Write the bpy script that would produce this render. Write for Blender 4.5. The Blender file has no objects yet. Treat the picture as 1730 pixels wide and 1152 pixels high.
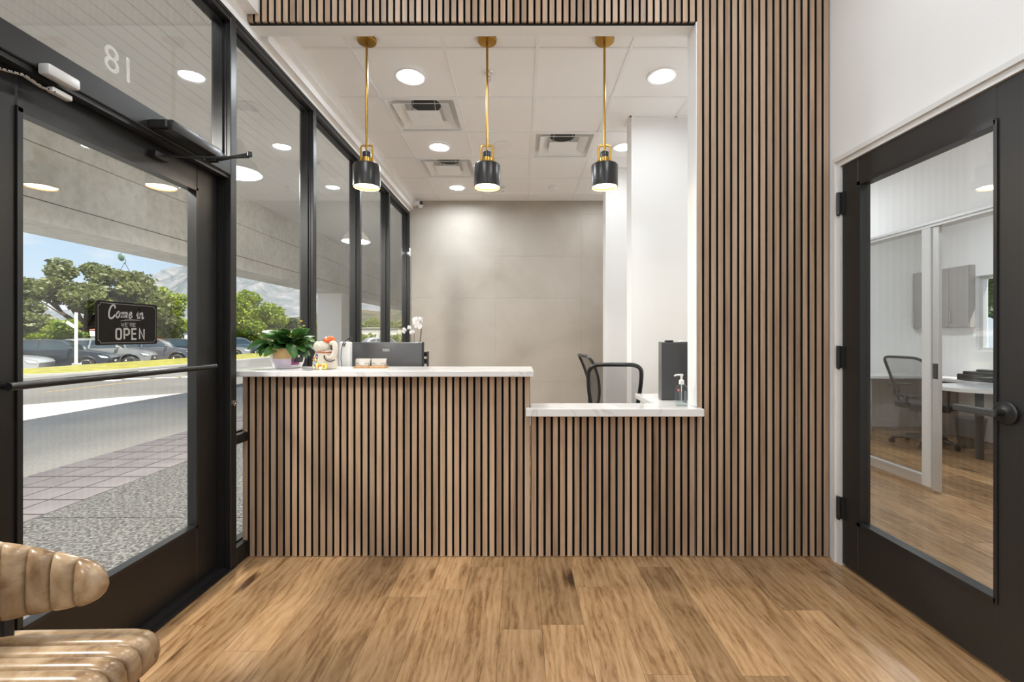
import bpy, bmesh, math, random
from mathutils import Vector, Matrix, noise
random.seed(7)
R = random.Random(11)
C = bpy.context.scene.collection
S = bpy.context.scene
PI = math.pi

# ------------------------------------------------------------------ camera, sky, sun, exposure
EYE = 1.24                      # camera height; the camera looks straight along +Y
F = 769.0                       # focal length in pixels of the 1730 px wide frame (16 mm lens)
cam_d = bpy.data.cameras.new('camera'); cam = bpy.data.objects.new('camera', cam_d); C.objects.link(cam)
cam.location = (0, 0, EYE); cam.rotation_euler = (PI/2, 0, 0)
cam_d.sensor_width = 36; cam_d.lens = F/1730*36
cam_d.shift_x = -14/1730; cam_d.shift_y = -9/1730
cam_d.clip_end = 3000; cam_d.clip_start = .05
S.camera = cam
S.view_settings.view_transform = 'Standard'; S.view_settings.look = 'None'
S.view_settings.exposure = 0.0; S.view_settings.gamma = 1.0
S.view_settings.use_curve_mapping = False
S.cycles.diffuse_bounces = 10; S.cycles.max_bounces = 16; S.cycles.transparent_max_bounces = 32
S.cycles.caustics_reflective = False; S.cycles.caustics_refractive = False

W = bpy.data.worlds.new('sky'); S.world = W; W.use_nodes = True
nt = W.node_tree; nt.nodes.clear()
def wn(t, **k):
    n = nt.nodes.new(t)
    for a, b in k.items(): setattr(n, a, b)
    return n
tc = wn('ShaderNodeTexCoord'); sep = wn('ShaderNodeSeparateXYZ'); nt.links.new(tc.outputs['Generated'], sep.inputs[0])
rmp = wn('ShaderNodeValToRGB'); nt.links.new(sep.outputs['Z'], rmp.inputs[0])
e = rmp.color_ramp.elements
e[0].position = 0.0; e[0].color = (.80, .88, .97, 1); e[1].position = .6; e[1].color = (.36, .52, .78, 1)
x = e.new(.12); x.color = (.60, .77, .95, 1); x = e.new(.28); x.color = (.45, .64, .90, 1)
mp = wn('ShaderNodeMapping'); mp.inputs['Scale'].default_value = (1, 1, 3.2); mp.inputs['Location'].default_value = (.35, .2, .13)
nt.links.new(tc.outputs['Generated'], mp.inputs[0])
nz = wn('ShaderNodeTexNoise'); nz.inputs['Scale'].default_value = 3.0; nz.inputs['Detail'].default_value = 8; nz.inputs['Roughness'].default_value = .55
nt.links.new(mp.outputs[0], nz.inputs['Vector'])
cr = wn('ShaderNodeValToRGB'); cr.color_ramp.elements[0].position = .47; cr.color_ramp.elements[1].position = .60
nt.links.new(nz.outputs['Fac'], cr.inputs[0])
mx = wn('ShaderNodeMix', data_type='RGBA'); nt.links.new(cr.outputs[0], mx.inputs['Factor'])
nt.links.new(rmp.outputs[0], mx.inputs['A']); mx.inputs['B'].default_value = (.93, .95, .97, 1)
bg = wn('ShaderNodeBackground'); bg.inputs['Strength'].default_value = 1.1
nt.links.new(mx.outputs['Result'], bg.inputs['Color'])
wo = wn('ShaderNodeOutputWorld'); nt.links.new(bg.outputs[0], wo.inputs[0])

sun_d = bpy.data.lights.new('sun', 'SUN'); sun = bpy.data.objects.new('sun', sun_d); C.objects.link(sun)
sun_d.energy = 13.0; sun_d.angle = math.radians(.6); sun_d.color = (1, .95, .86)
sun.rotation_euler = Vector((.40, -.30, 1.0)).to_track_quat('Z', 'Y').to_euler()
sun.location = (8, -6, 20)

def area(name, loc, size, power, col=(.88, .94, 1), parent=None, spread=PI):
    d = bpy.data.lights.new(name, 'AREA'); d.shape = 'DISK'; d.size = size; d.energy = power; d.color = col; d.spread = spread
    o = bpy.data.objects.new(name, d); C.objects.link(o); o.location = loc
    if parent: o.parent = parent
    return o
CEIL = 3.11                     # reception ceiling
LOBBY = 3.62                    # lobby ceiling
P_RECEP, P_LOBBY, P_OFFICE, P_HALL, P_ARCADE = 14.5, 16.0, 16.5, 15.0, 120.0

# ------------------------------------------------------------------ helpers
def at(px, py, d):              # photograph direction + distance along Y -> world point
    return Vector(((px-879)*d/F, d, EYE+(567-py)*d/F))
def atx(px, py, X):             # on a plane X = const
    return at(px, py, F*X/(px-879))
def atz(px, py, z):             # on a plane Z = const
    return at(px, py, F*(z-EYE)/(567-py))

def tag(o, label=None, cat=None, group=None, kind=None):
    if label: o['label'] = label
    if cat: o['category'] = cat
    if group: o['group'] = group
    if kind: o['kind'] = kind
    return o
def wloc(o):
    v = Vector((0, 0, 0))
    while o: v += o.location; o = o.parent
    return v
def thing(name, loc, label, cat, rz=0, group=None):
    o = bpy.data.objects.new(name, None); o.empty_display_size = .1; C.objects.link(o)
    o.location = loc; o.rotation_euler.z = rz
    return tag(o, label, cat, group)
def link(name, me, m, parent=None, loc=None):
    o = bpy.data.objects.new(name, me); C.objects.link(o)
    if m is not None and not me.materials:
        for q in (m if isinstance(m, (list, tuple)) else [m]): me.materials.append(q)
    if parent: o.parent = parent
    if loc is not None: o.location = loc
    return o
def copy_tree(o, parent=None):
    c = o.copy(); C.objects.link(c)
    c.parent = parent
    for ch in list(o.children): copy_tree(ch, c)
    return c

class MB:
    def __init__(s): s.v = []; s.f = []; s.mi = []
    def add(s, vs, fs, mi=0):
        b = len(s.v); s.v += [tuple(p) for p in vs]
        s.f += [tuple(b+i for i in f) for f in fs]; s.mi += [mi]*len(fs)
        return s
    def box(s, x0, x1, y0, y1, z0, z1, mi=0):
        if x0 > x1: x0, x1 = x1, x0
        if y0 > y1: y0, y1 = y1, y0
        if z0 > z1: z0, z1 = z1, z0
        vs = [(x0,y0,z0),(x1,y0,z0),(x1,y1,z0),(x0,y1,z0),(x0,y0,z1),(x1,y0,z1),(x1,y1,z1),(x0,y1,z1)]
        return s.add(vs, [(3,2,1,0),(4,5,6,7),(0,1,5,4),(1,2,6,5),(2,3,7,6),(3,0,4,7)], mi)
    def bm(s, bm, mi=0):
        bm.verts.index_update()
        return s.add([v.co for v in bm.verts], [[v.index for v in f.verts] for f in bm.faces], mi)
    def rbox(s, x0, x1, y0, y1, z0, z1, r=.005, seg=2, mi=0, M=None):
        b = bmesh.new(); bmesh.ops.create_cube(b, size=1)
        for v in b.verts: v.co = Vector(((x0+x1)/2+v.co.x*(x1-x0), (y0+y1)/2+v.co.y*(y1-y0), (z0+z1)/2+v.co.z*(z1-z0)))
        bmesh.ops.bevel(b, geom=b.edges[:], offset=r, segments=seg, affect='EDGES', profile=.5)
        if M: b.transform(M)
        s.bm(b, mi); b.free(); return s
    def tube(s, pts, r, n=8, radii=None, cap=True, mi=0, flat=1.0):
        pts = [Vector(p) for p in pts]; m = len(pts); rings = []
        up = Vector((0, 0, 1)); prev = None
        for i, p in enumerate(pts):
            t = (pts[min(i+1, m-1)]-pts[max(i-1, 0)]).normalized()
            if prev is None:
                a = t.cross(up if abs(t.z) < .9 else Vector((1, 0, 0))).normalized()
            else:
                a = (prev-t*prev.dot(t)).normalized()
            prev = a; b = t.cross(a)
            rr = radii[i] if radii else r
            rings.append([p+(a*math.cos(2*PI*k/n)+b*flat*math.sin(2*PI*k/n))*rr for k in range(n)])
        vs = [q for ring in rings for q in ring]; fs = []
        for i in range(m-1):
            for k in range(n): fs.append((i*n+k, i*n+(k+1) % n, (i+1)*n+(k+1) % n, (i+1)*n+k))
        if cap: fs += [tuple(range(n-1, -1, -1)), tuple((m-1)*n+k for k in range(n))]
        return s.add(vs, fs, mi)
    def lathe(s, prof, n=24, c=(0, 0, 0), axis='Z', mi=0, a0=0, M=None, cap=True):
        vs = []; m = len(prof)
        for r, z in prof:
            for k in range(n):
                a = a0+2*PI*k/n
                p = (r*math.cos(a), r*math.sin(a), z)
                if axis == 'X': p = (z, p[0], p[1])
                elif axis == 'Y': p = (p[1], z, p[0])
                q = Vector(p)
                if M: q = M @ q
                vs.append(q+Vector(c))
        fs = []
        for i in range(m-1):
            for k in range(n): fs.append((i*n+k, i*n+(k+1) % n, (i+1)*n+(k+1) % n, (i+1)*n+k))
        if cap and prof[0][0] > 1e-3: fs.append(tuple(range(n-1, -1, -1)))
        if cap and prof[-1][0] > 1e-3: fs.append(tuple((m-1)*n+k for k in range(n)))
        return s.add(vs, fs, mi)
    def ell(s, c, r, nu=14, nv=8, mi=0):
        if not hasattr(r, '__len__'): r = (r, r, r)
        prof = [(max(1e-4, math.sin(PI*i/nv)), -math.cos(PI*i/nv)) for i in range(nv+1)]
        vs = []
        for a, z in prof:
            for k in range(nu): vs.append((c[0]+r[0]*a*math.cos(2*PI*k/nu), c[1]+r[1]*a*math.sin(2*PI*k/nu), c[2]+r[2]*z))
        fs = [(i*nu+k, i*nu+(k+1) % nu, (i+1)*nu+(k+1) % nu, (i+1)*nu+k) for i in range(nv) for k in range(nu)]
        return s.add(vs, fs, mi)
    def prism(s, poly, fn0, fn1, mi=0):          # poly 2D; fn0/fn1 map a 2D point to 3D on either side
        n = len(poly)
        vs = [fn0(p) for p in poly]+[fn1(p) for p in poly]
        fs = [tuple(range(n-1, -1, -1)), tuple(range(n, 2*n))]+[(i, (i+1) % n, n+(i+1) % n, n+i) for i in range(n)]
        return s.add(vs, fs, mi)
    def mesh(s, name, smooth=False, angle=35):
        me = bpy.data.meshes.new(name); me.from_pydata(s.v, [], s.f); me.validate()
        if any(s.mi):
            me.polygons.foreach_set('material_index', s.mi[:len(me.polygons)])
        b = bmesh.new(); b.from_mesh(me); bmesh.ops.recalc_face_normals(b, faces=b.faces); b.to_mesh(me); b.free()
        if smooth:
            me.polygons.foreach_set('use_smooth', [True]*len(me.polygons))
            me.set_sharp_from_angle(angle=math.radians(angle))
        me.update(); return me
    def build(s, name, m, parent=None, smooth=False, world=False, angle=35, kind=None, origin=True):
        if parent is not None:
            if world:
                o = wloc(parent); s.v = [(p[0]-o.x, p[1]-o.y, p[2]-o.z) for p in s.v]
            ob = link(name, s.mesh(name, smooth, angle), m, parent)
        else:
            loc = Vector((0, 0, 0))
            if origin:
                xs, ys, zs = zip(*s.v); loc = Vector(((min(xs)+max(xs))/2, (min(ys)+max(ys))/2, min(zs)))
                s.v = [(p[0]-loc.x, p[1]-loc.y, p[2]-loc.z) for p in s.v]
            ob = link(name, s.mesh(name, smooth, angle), m, None, loc)
        if kind: ob['kind'] = kind
        return ob
def struct(name, mb, m, parent=None, **k):
    o = mb.build(name, m, parent, world=True, **k)
    if parent is None: o['kind'] = 'structure'
    return o
def B(*a): return MB().box(*a)

# ------------------------------------------------------------------ materials
def new_mat(name):
    m = bpy.data.materials.new(name); m.use_nodes = True
    t = m.node_tree; p = t.nodes['Principled BSDF']
    return m, t, p
def N(t, ty, **k):
    n = t.nodes.new(ty)
    for a, b in k.items(): setattr(n, a, b)
    return n
def ramp(t, stops):
    r = N(t, 'ShaderNodeValToRGB'); el = r.color_ramp.elements
    while len(el) < len(stops): el.new(.5)
    for q, (p, c) in zip(el, stops): q.position = p; q.color = tuple(c)+(1,)
    return r
def coords(t, scale=(1, 1, 1), rnd=True):
    tcn = N(t, 'ShaderNodeTexCoord'); m = N(t, 'ShaderNodeMapping'); m.inputs['Scale'].default_value = scale
    src = tcn.outputs['Object']
    if rnd:
        oi = N(t, 'ShaderNodeObjectInfo'); mul = N(t, 'ShaderNodeMath', operation='MULTIPLY'); mul.inputs[1].default_value = 71.0
        t.links.new(oi.outputs['Random'], mul.inputs[0])
        ad = N(t, 'ShaderNodeVectorMath', operation='ADD'); t.links.new(src, ad.inputs[0]); t.links.new(mul.outputs[0], ad.inputs[1]); src = ad.outputs[0]
    t.links.new(src, m.inputs[0]); return m.outputs[0]
def noise_n(t, vec, scale, detail=4, rough=.5, dist=0):
    n = N(t, 'ShaderNodeTexNoise'); n.inputs['Scale'].default_value = scale; n.inputs['Detail'].default_value = detail
    n.inputs['Roughness'].default_value = rough; n.inputs['Distortion'].default_value = dist
    t.links.new(vec, n.inputs['Vector']); return n.outputs['Fac']
def bump_n(t, p, h, strength, dist=.01):
    b = N(t, 'ShaderNodeBump'); b.inputs['Strength'].default_value = strength; b.inputs['Distance'].default_value = dist
    t.links.new(h, b.inputs['Height']); t.links.new(b.outputs[0], p.inputs['Normal'])
def mat(name, col, rough=.5, metal=0, var=0, vscale=8, bump=0, bscale=60, spec=None, coat=0, rnd=False):
    m, t, p = new_mat(name)
    p.inputs['Base Color'].default_value = tuple(col)+(1,); p.inputs['Roughness'].default_value = rough; p.inputs['Metallic'].default_value = metal
    if spec is not None: p.inputs['Specular IOR Level'].default_value = spec
    if coat: p.inputs['Coat Weight'].default_value = coat; p.inputs['Coat Roughness'].default_value = .08
    v = coords(t, rnd=rnd)
    if var:
        f = noise_n(t, v, vscale, 5)
        r = ramp(t, [(.3, [c*(1-var) for c in col]), (.7, [min(1, c*(1+var)) for c in col])])
        t.links.new(f, r.inputs[0]); t.links.new(r.outputs[0], p.inputs['Base Color'])
    if bump: bump_n(t, p, noise_n(t, v, bscale, 5), bump)
    return m
def emit(name, col, st):
    m, t, p = new_mat(name); t.nodes.remove(p)
    em = N(t, 'ShaderNodeEmission'); em.inputs[0].default_value = tuple(col)+(1,); em.inputs[1].default_value = st
    t.links.new(em.outputs[0], t.nodes['Material Output'].inputs[0]); return m
def glass_mat(name, tint=(1, 1, 1), ior=1.5, rough=0.0):
    m, t, p = new_mat(name); t.nodes.remove(p)
    tr = N(t, 'ShaderNodeBsdfTransparent'); tr.inputs[0].default_value = tuple(tint)+(1,)
    gl = N(t, 'ShaderNodeBsdfGlossy'); gl.inputs['Roughness'].default_value = rough
    g = N(t, 'ShaderNodeNewGeometry'); mm = N(t, 'ShaderNodeMath', operation='MULTIPLY_ADD')
    t.links.new(g.outputs['Backfacing'], mm.inputs[0]); mm.inputs[1].default_value = 1/ior-ior; mm.inputs[2].default_value = ior
    fr = N(t, 'ShaderNodeFresnel'); t.links.new(mm.outputs[0], fr.inputs['IOR'])
    mxs = N(t, 'ShaderNodeMixShader'); t.links.new(fr.outputs[0], mxs.inputs[0]); t.links.new(tr.outputs[0], mxs.inputs[1]); t.links.new(gl.outputs[0], mxs.inputs[2])
    t.links.new(mxs.outputs[0], t.nodes['Material Output'].inputs[0]); return m
def wood(name, stops, grain=(1, 1, .06), gscale=28, rough=.45, var=.25, bump=.08, axis_rings=True, knots=True):
    """long-grained wood; grain = coordinate squeeze so that noise stretches along one axis"""
    m, t, p = new_mat(name)
    v = coords(t, grain)
    f1 = noise_n(t, v, gscale, 6, .6, .3); f2 = noise_n(t, v, gscale*.22, 3, .5, 1.2)
    mxf = N(t, 'ShaderNodeMath', operation='MULTIPLY_ADD'); t.links.new(f2, mxf.inputs[0]); mxf.inputs[1].default_value = .55
    h = N(t, 'ShaderNodeMath', operation='MULTIPLY'); t.links.new(f1, h.inputs[0]); h.inputs[1].default_value = .5
    t.links.new(h.outputs[0], mxf.inputs[2])
    src = mxf.outputs[0]
    if knots:
        w = N(t, 'ShaderNodeTexWave', wave_type='RINGS', rings_direction='SPHERICAL' if False else 'X'); w.inputs['Scale'].default_value = gscale*.35
        w.inputs['Distortion'].default_value = 6; w.inputs['Detail'].default_value = 3; w.inputs['Detail Scale'].default_value = .6
        t.links.new(v, w.inputs['Vector'])
        ad = N(t, 'ShaderNodeMath', operation='MULTIPLY_ADD'); t.links.new(w.outputs['Fac'], ad.inputs[0]); ad.inputs[1].default_value = .10
        t.links.new(src, ad.inputs[2]); src = ad.outputs[0]
    r = ramp(t, stops); t.links.new(src, r.inputs[0])
    oi = N(t, 'ShaderNodeObjectInfo'); mr = N(t, 'ShaderNodeMapRange'); mr.inputs['To Min'].default_value = 1-var; mr.inputs['To Max'].default_value = 1+var*.7
    t.links.new(oi.outputs['Random'], mr.inputs['Value'])
    mc = N(t, 'ShaderNodeMix', data_type='RGBA', blend_type='MULTIPLY'); mc.inputs['Factor'].default_value = 1
    t.links.new(r.outputs[0], mc.inputs['A']); cmb = N(t, 'ShaderNodeCombineColor')
    for i in range(3): t.links.new(mr.outputs[0], cmb.inputs[i])
    t.links.new(cmb.outputs[0], mc.inputs['B']); t.links.new(mc.outputs['Result'], p.inputs['Base Color'])
    p.inputs['Roughness'].default_value = rough
    if bump: bump_n(t, p, f1, bump, .004)
    return m
def marble():
    m, t, p = new_mat('marble')
    v = coords(t, (1, 1.6, 1), rnd=False)
    w = N(t, 'ShaderNodeTexNoise'); w.inputs['Scale'].default_value = 1.1; w.inputs['Detail'].default_value = 6; w.inputs['Distortion'].default_value = 1.2
    t.links.new(v, w.inputs['Vector'])
    r = ramp(t, [(.40, (.83, .825, .82)), (.485, (.81, .80, .795)), (.5, (.68, .67, .66)), (.51, (.81, .80, .795)), (.62, (.85, .845, .84))])
    t.links.new(w.outputs['Fac'], r.inputs[0]); t.links.new(r.outputs[0], p.inputs['Base Color']); p.inputs['Roughness'].default_value = .12
    return m
def leafmat(name, c1, c2, trans=.35, scale=3.0, rough=.5):
    m, t, p = new_mat(name)
    v = coords(t, rnd=True); f = noise_n(t, v, scale, 3)
    r = ramp(t, [(.35, c1), (.65, c2)]); t.links.new(f, r.inputs[0]); t.links.new(r.outputs[0], p.inputs['Base Color'])
    p.inputs['Roughness'].default_value = rough
    tr = N(t, 'ShaderNodeBsdfTranslucent'); t.links.new(r.outputs[0], tr.inputs[0])
    ms = N(t, 'ShaderNodeMixShader'); ms.inputs[0].default_value = trans
    t.links.new(p.outputs[0], ms.inputs[1]); t.links.new(tr.outputs[0], ms.inputs[2]); t.links.new(ms.outputs[0], t.nodes['Material Output'].inputs[0])
    return m

WHITE = mat('white_paint', (.87, .865, .855), .6)
TRIMW = mat('white_trim', (.86, .855, .845), .35)
CTILE = mat('ceiling_tile', (.91, .905, .90), .8, bump=.05, bscale=160)
GRID = mat('ceiling_grid', (.86, .86, .855), .45)
BLACK = mat('black_aluminium', (.013, .0125, .012), .36, .0, bump=.01, bscale=300)
BLACKM = mat('black_metal', (.018, .018, .018), .32)
DOORB = mat('black_door_paint', (.020, .019, .018), .42)
FELT = mat('black_felt', (.008, .007, .006), .95)
ALU = mat('brushed_aluminium', (.72, .72, .71), .38, .6)
CHROME = mat('chrome', (.75, .75, .74), .18, 1)
BRASS = mat('brushed_brass', (.44, .25, .055), .30, 1)
GLASS = glass_mat('window_glass', (.985, .995, .99), 1.62)
GLASSD = glass_mat('door_glass', (.975, .985, .975))
GLASSR = glass_mat('office_glass', (.97, .98, .975))
MARBLE = marble()
SLAT = wood('walnut_slat', [(.30, (.165, .10, .062)), (.46, (.34, .225, .147)), (.60, (.445, .31, .21)), (.8, (.54, .40, .285))], (1, 1, .05), 46, .5, .22, .10)
def oak():
    m, t, p = new_mat('oak_plank'); L = t.links.new
    v = coords(t, (1, .20, 1)); vf = coords(t, (1, .045, 1)); vk = coords(t, (1, .40, 1))
    n1 = noise_n(t, v, 13, 6, .62, .9); n2 = noise_n(t, vf, 230, 4, .7); n3 = noise_n(t, v, 70, 4, .65, .6)
    w = N(t, 'ShaderNodeTexWave', wave_type='BANDS', bands_direction='X'); w.inputs['Scale'].default_value = 9; w.inputs['Distortion'].default_value = 14
    w.inputs['Detail'].default_value = 2.5; w.inputs['Detail Scale'].default_value = 1.1; w.inputs['Detail Roughness'].default_value = .55; L(v, w.inputs['Vector'])
    def mad(a, k, b):
        n = N(t, 'ShaderNodeMath', operation='MULTIPLY_ADD'); L(a, n.inputs[0]); n.inputs[1].default_value = k
        if b is None: n.inputs[2].default_value = 0
        else: L(b, n.inputs[2])
        return n.outputs[0]
    f = mad(n1, .52, None); f = mad(n2, .21, f); f = mad(n3, .24, f); f = mad(w.outputs['Fac'], .08, f)
    vo = N(t, 'ShaderNodeTexVoronoi'); vo.inputs['Scale'].default_value = 3.1; L(vk, vo.inputs['Vector'])
    kr = N(t, 'ShaderNodeMapRange'); L(vo.outputs['Distance'], kr.inputs['Value']); kr.inputs['From Min'].default_value = .02; kr.inputs['From Max'].default_value = .15; kr.inputs['To Min'].default_value = -.32; kr.inputs['To Max'].default_value = 0
    ad = N(t, 'ShaderNodeMath', operation='ADD'); L(f, ad.inputs[0]); L(kr.outputs[0], ad.inputs[1])
    r = ramp(t, [(.27, (.075, .037, .017)), (.41, (.245, .133, .058)), (.51, (.41, .242, .115)), (.61, (.515, .32, .165)), (.74, (.60, .405, .235))]); L(ad.outputs[0], r.inputs[0])
    oi = N(t, 'ShaderNodeObjectInfo'); mr = N(t, 'ShaderNodeMapRange'); mr.inputs['To Min'].default_value = .66; mr.inputs['To Max'].default_value = 1.08; L(oi.outputs['Random'], mr.inputs['Value'])
    mc = N(t, 'ShaderNodeMix', data_type='RGBA', blend_type='MULTIPLY'); mc.inputs['Factor'].default_value = 1; cmb = N(t, 'ShaderNodeCombineColor')
    for q in range(3): L(mr.outputs[0], cmb.inputs[q])
    L(r.outputs[0], mc.inputs['A']); L(cmb.outputs[0], mc.inputs['B']); L(mc.outputs['Result'], p.inputs['Base Color'])
    p.inputs['Roughness'].default_value = .27; bump_n(t, p, n2, .05, .003); return m
PLANK = oak()
CEMENT = None
def cement_tile():
    m, t, p = new_mat('cement_wall_tile'); v = coords(t, (1, 1, 1), rnd=False)
    f = noise_n(t, v, 1.4, 7, .55, .4); g = noise_n(t, v, 34, 4, .6)
    r = ramp(t, [(.3, (.385, .34, .285)), (.5, (.45, .405, .345)), (.7, (.495, .455, .40))]); t.links.new(f, r.inputs[0]); t.links.new(r.outputs[0], p.inputs['Base Color'])
    p.inputs['Roughness'].default_value = .55; bump_n(t, p, g, .04); return m
CEMENT = cement_tile()
def speckle(name, a, b, c, scale, rough=.9, bump=.5):
    m, t, p = new_mat(name); v = coords(t, rnd=False)
    f = noise_n(t, v, scale, 4, .7); g = noise_n(t, v, .7, 4)
    r = ramp(t, [(.36, a), (.5, b), (.66, c)]); t.links.new(f, r.inputs[0])
    r2 = ramp(t, [(.3, (.82, .82, .82)), (.7, (1.08, 1.08, 1.08))]); t.links.new(g, r2.inputs[0])
    mc = N(t, 'ShaderNodeMix', data_type='RGBA', blend_type='MULTIPLY'); mc.inputs['Factor'].default_value = 1
    t.links.new(r.outputs[0], mc.inputs['A']); t.links.new(r2.outputs[0], mc.inputs['B']); t.links.new(mc.outputs['Result'], p.inputs['Base Color'])
    p.inputs['Roughness'].default_value = rough; bump_n(t, p, f, bump, .01); return m
AGG = speckle('exposed_aggregate', (.02, .02, .02), (.14, .138, .134), (.32, .315, .31), 48, .85, .7)
WALK = speckle('walkway_concrete', (.31, .297, .275), (.37, .355, .33), (.42, .405, .38), 40, .9, .15)
ASPH = speckle('asphalt', (.095, .092, .086), (.125, .12, .112), (.155, .148, .138), 60, .9, .3)
STUCCO = speckle('rough_concrete', (.66, .645, .60), (.74, .725, .68), (.80, .785, .745), 9, .9, .35)
PAVER = mat('slate_paver', (.24, .215, .215), .55, var=.14, vscale=5, bump=.1, bscale=40, rnd=True)
JOINT = mat('dark_joint', (.05, .05, .05), .9)
SOFFIT = mat('white_soffit_board', (.93, .925, .915), .6, rnd=True, var=.015, vscale=2)
GRASS = mat('dry_lawn', (.20, .185, .022), .95, var=.3, vscale=2.5, bump=.6, bscale=30)
KERB = mat('kerb_concrete', (.42, .41, .39), .9)
PAINT = mat('road_paint', (.9, .9, .88), .7)
YPAINT = mat('yellow_paint', (.30, .20, .08), .8)
PLAST_W = mat('white_plastic', (.85, .85, .84), .35)
PLAST_B = mat('black_plastic', (.02, .02, .02), .4)
PLAST_G = mat('dark_grey_plastic', (.055, .055, .055), .45)
RUBBER = mat('rubber', (.015, .015, .015), .8)
EM_DOWN = emit('downlight_diffuser', (1, .97, .92), 9)
EM_PEND = emit('pendant_lens', (1, .86, .60), 7)

m_, t_, p_ = new_mat('etched_vinyl'); p_.inputs['Base Color'].default_value = (.95, .94, .92, 1); p_.inputs['Roughness'].default_value = .6
a_ = N(t_, 'ShaderNodeBsdfTransparent'); b_ = N(t_, 'ShaderNodeMixShader'); b_.inputs[0].default_value = .30
t_.links.new(a_.outputs[0], b_.inputs[1]); t_.links.new(p_.outputs[0], b_.inputs[2]); t_.links.new(b_.outputs[0], t_.nodes['Material Output'].inputs[0]); ETCH = m_
# ------------------------------------------------------------------ the setting: floor
GX = -1.578                     # plane of the storefront glass
SX0, SX1 = -1.632, -1.528       # storefront frame, outside and inside faces
YF = 2.55                       # front of the slats
YB = 6.31                       # tiled back wall
RX = 1.737                      # right wall of the lobby
floor = struct('floor', B(-1.66, 5.6, -3.2, 6.5, -.15, -.010), JOINT)
pm = {}
def planks(x0, x1, y0, y1, w=.18, L=1.22, seed=3):
    rr = random.Random(seed); xx = x0
    while xx < x1-.01:
        ww = min(w, x1-xx); y = y0-rr.random()*L
        while y < y1:
            a, b = max(y, y0), min(y+L, y1)
            if b-a > .03:
                key = (round(ww, 3), round(b-a, 3))
                if key not in pm:
                    pm[key] = B(.0006, ww-.0006, .0006, b-a-.0006, -.010, 0).mesh('plank')
                link('plank', pm[key], PLANK, floor, (xx-floor.location.x, a-floor.location.y, -floor.location.z))
            y += L
        xx += ww
planks(SX1, RX, -.2, 2.62)
planks(SX1, 1.62, 2.62, YB, L=1.5, seed=9)
planks(RX, 5.45, 1.0, 6.23, L=1.6, seed=5)

# reception ceiling: tiles in a grid
ceiling = struct('ceiling', B(-1.63, 1.75, 2.6, 6.45, CEIL+.16, CEIL+.2), WHITE)
gx = [-1.44]+[.112+.6096*k for k in range(-2, 3)]+[1.62]
gy = [2.675]+[2.971+.6096*k for k in range(0, 6)]+[YB]
bars = MB()
for q in gx[1:-1]: bars.box(q-.011, q+.011, 2.675, YB, CEIL, CEIL+.03)
for q in gy[1:-1]: bars.box(-1.44, 1.62, q-.011, q+.011, CEIL+.0005, CEIL+.03)
bars.box(-1.44, -1.42, 2.675, YB, CEIL, CEIL+.03); bars.box(1.60, 1.62, 2.675, YB, CEIL, CEIL+.03); bars.box(-1.44, 1.62, YB-.02, YB, CEIL, CEIL+.03); bars.box(-1.44, 1.62, 2.675, 2.695, CEIL, CEIL+.03)
struct('ceiling_grid', bars, GRID, ceiling)
VENTS = [(-.803, 3.88), (-.803, 5.10), (.416, 4.49)]
for i in range(len(gx)-1):
    for j in range(len(gy)-1):
        cx, cy = (gx[i]+gx[i+1])/2, (gy[j]+gy[j+1])/2
        if any(abs(cx-a) < .1 and abs(cy-b) < .1 for a, b in VENTS): continue
        struct('ceiling_tile', B(gx[i]+.004, gx[i+1]-.004, gy[j]+.004, gy[j+1]-.004, CEIL+.007, CEIL+.02), CTILE, ceiling)
# lobby, hall and office ceilings
ceiling2 = struct('ceiling', B(-1.63, RX+.12, -3.2, 2.6, LOBBY, LOBBY+.1), WHITE)
ceiling3 = struct('ceiling', B(RX+.12, 5.6, 1.0, 6.4, 2.75, 2.85), WHITE)
struct('roof', B(-5.58, 5.7, -6, 30, 4.32, 4.5), WHITE)

# slat-clad front wall with the wide opening
wf = MB().box(.992, RX, YF+.03, 2.675, 0, LOBBY).box(-1.63, .992, YF+.03, 2.675, 2.999, LOBBY)
wall_front = struct('wall_front', wf, WHITE)
struct('felt_backing', MB().box(.995, RX-.002, YF+.022, YF+.0295, 0.002, LOBBY).box(SX1+.002, .995, YF+.022, YF+.0295, 2.997, LOBBY), FELT, wall_front)
def slat_mesh(h, w=.0268):
    me = B(-w/2, w/2, 0, .022, 0, h).mesh('slat'); me.materials.append(SLAT); me.materials.append(FELT)
    for f in me.polygons: f.material_index = 1 if abs(f.normal.x) > .5 or f.normal.y > .5 else 0     # black core, veneered front and ends
    return me
def slats(parent, x0, pitch, n, z0, z1, name='slat'):
    me = slat_mesh(z1-z0); o = wloc(parent)
    for k in range(n): link(name, me, None, parent, (x0+.01375+pitch*k-o.x, YF-o.y, z0-o.z))
slats(wall_front, .9905, .0394, 19, .004, LOBBY)
slats(wall_front, SX1+.002, .0393, 64, 3.0, LOBBY)
struct('trim_1', B(.985, .9915, YF+.002, 2.68, .84, 3.0), TRIMW)         # white corner bead of the opening
struct('corner_bead', B(SX1, .99, YF+.014, YF+.03, 2.996, 2.999), FELT, wall_front)

# left wall over the storefront
struct('wall_left', MB().box(SX0, SX1-.002, -3.2, YB, 2.951, LOBBY).box(SX0+.01, -1.465, -3.2, YF-.002, 3.04, LOBBY), WHITE)
struct('wall_left', MB().box(SX0+.02, -1.44, 2.68, YB, 3.03, 3.3).box(SX0+.02, -1.485, 2.68, YB, 2.975, 3.04), WHITE)
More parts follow.
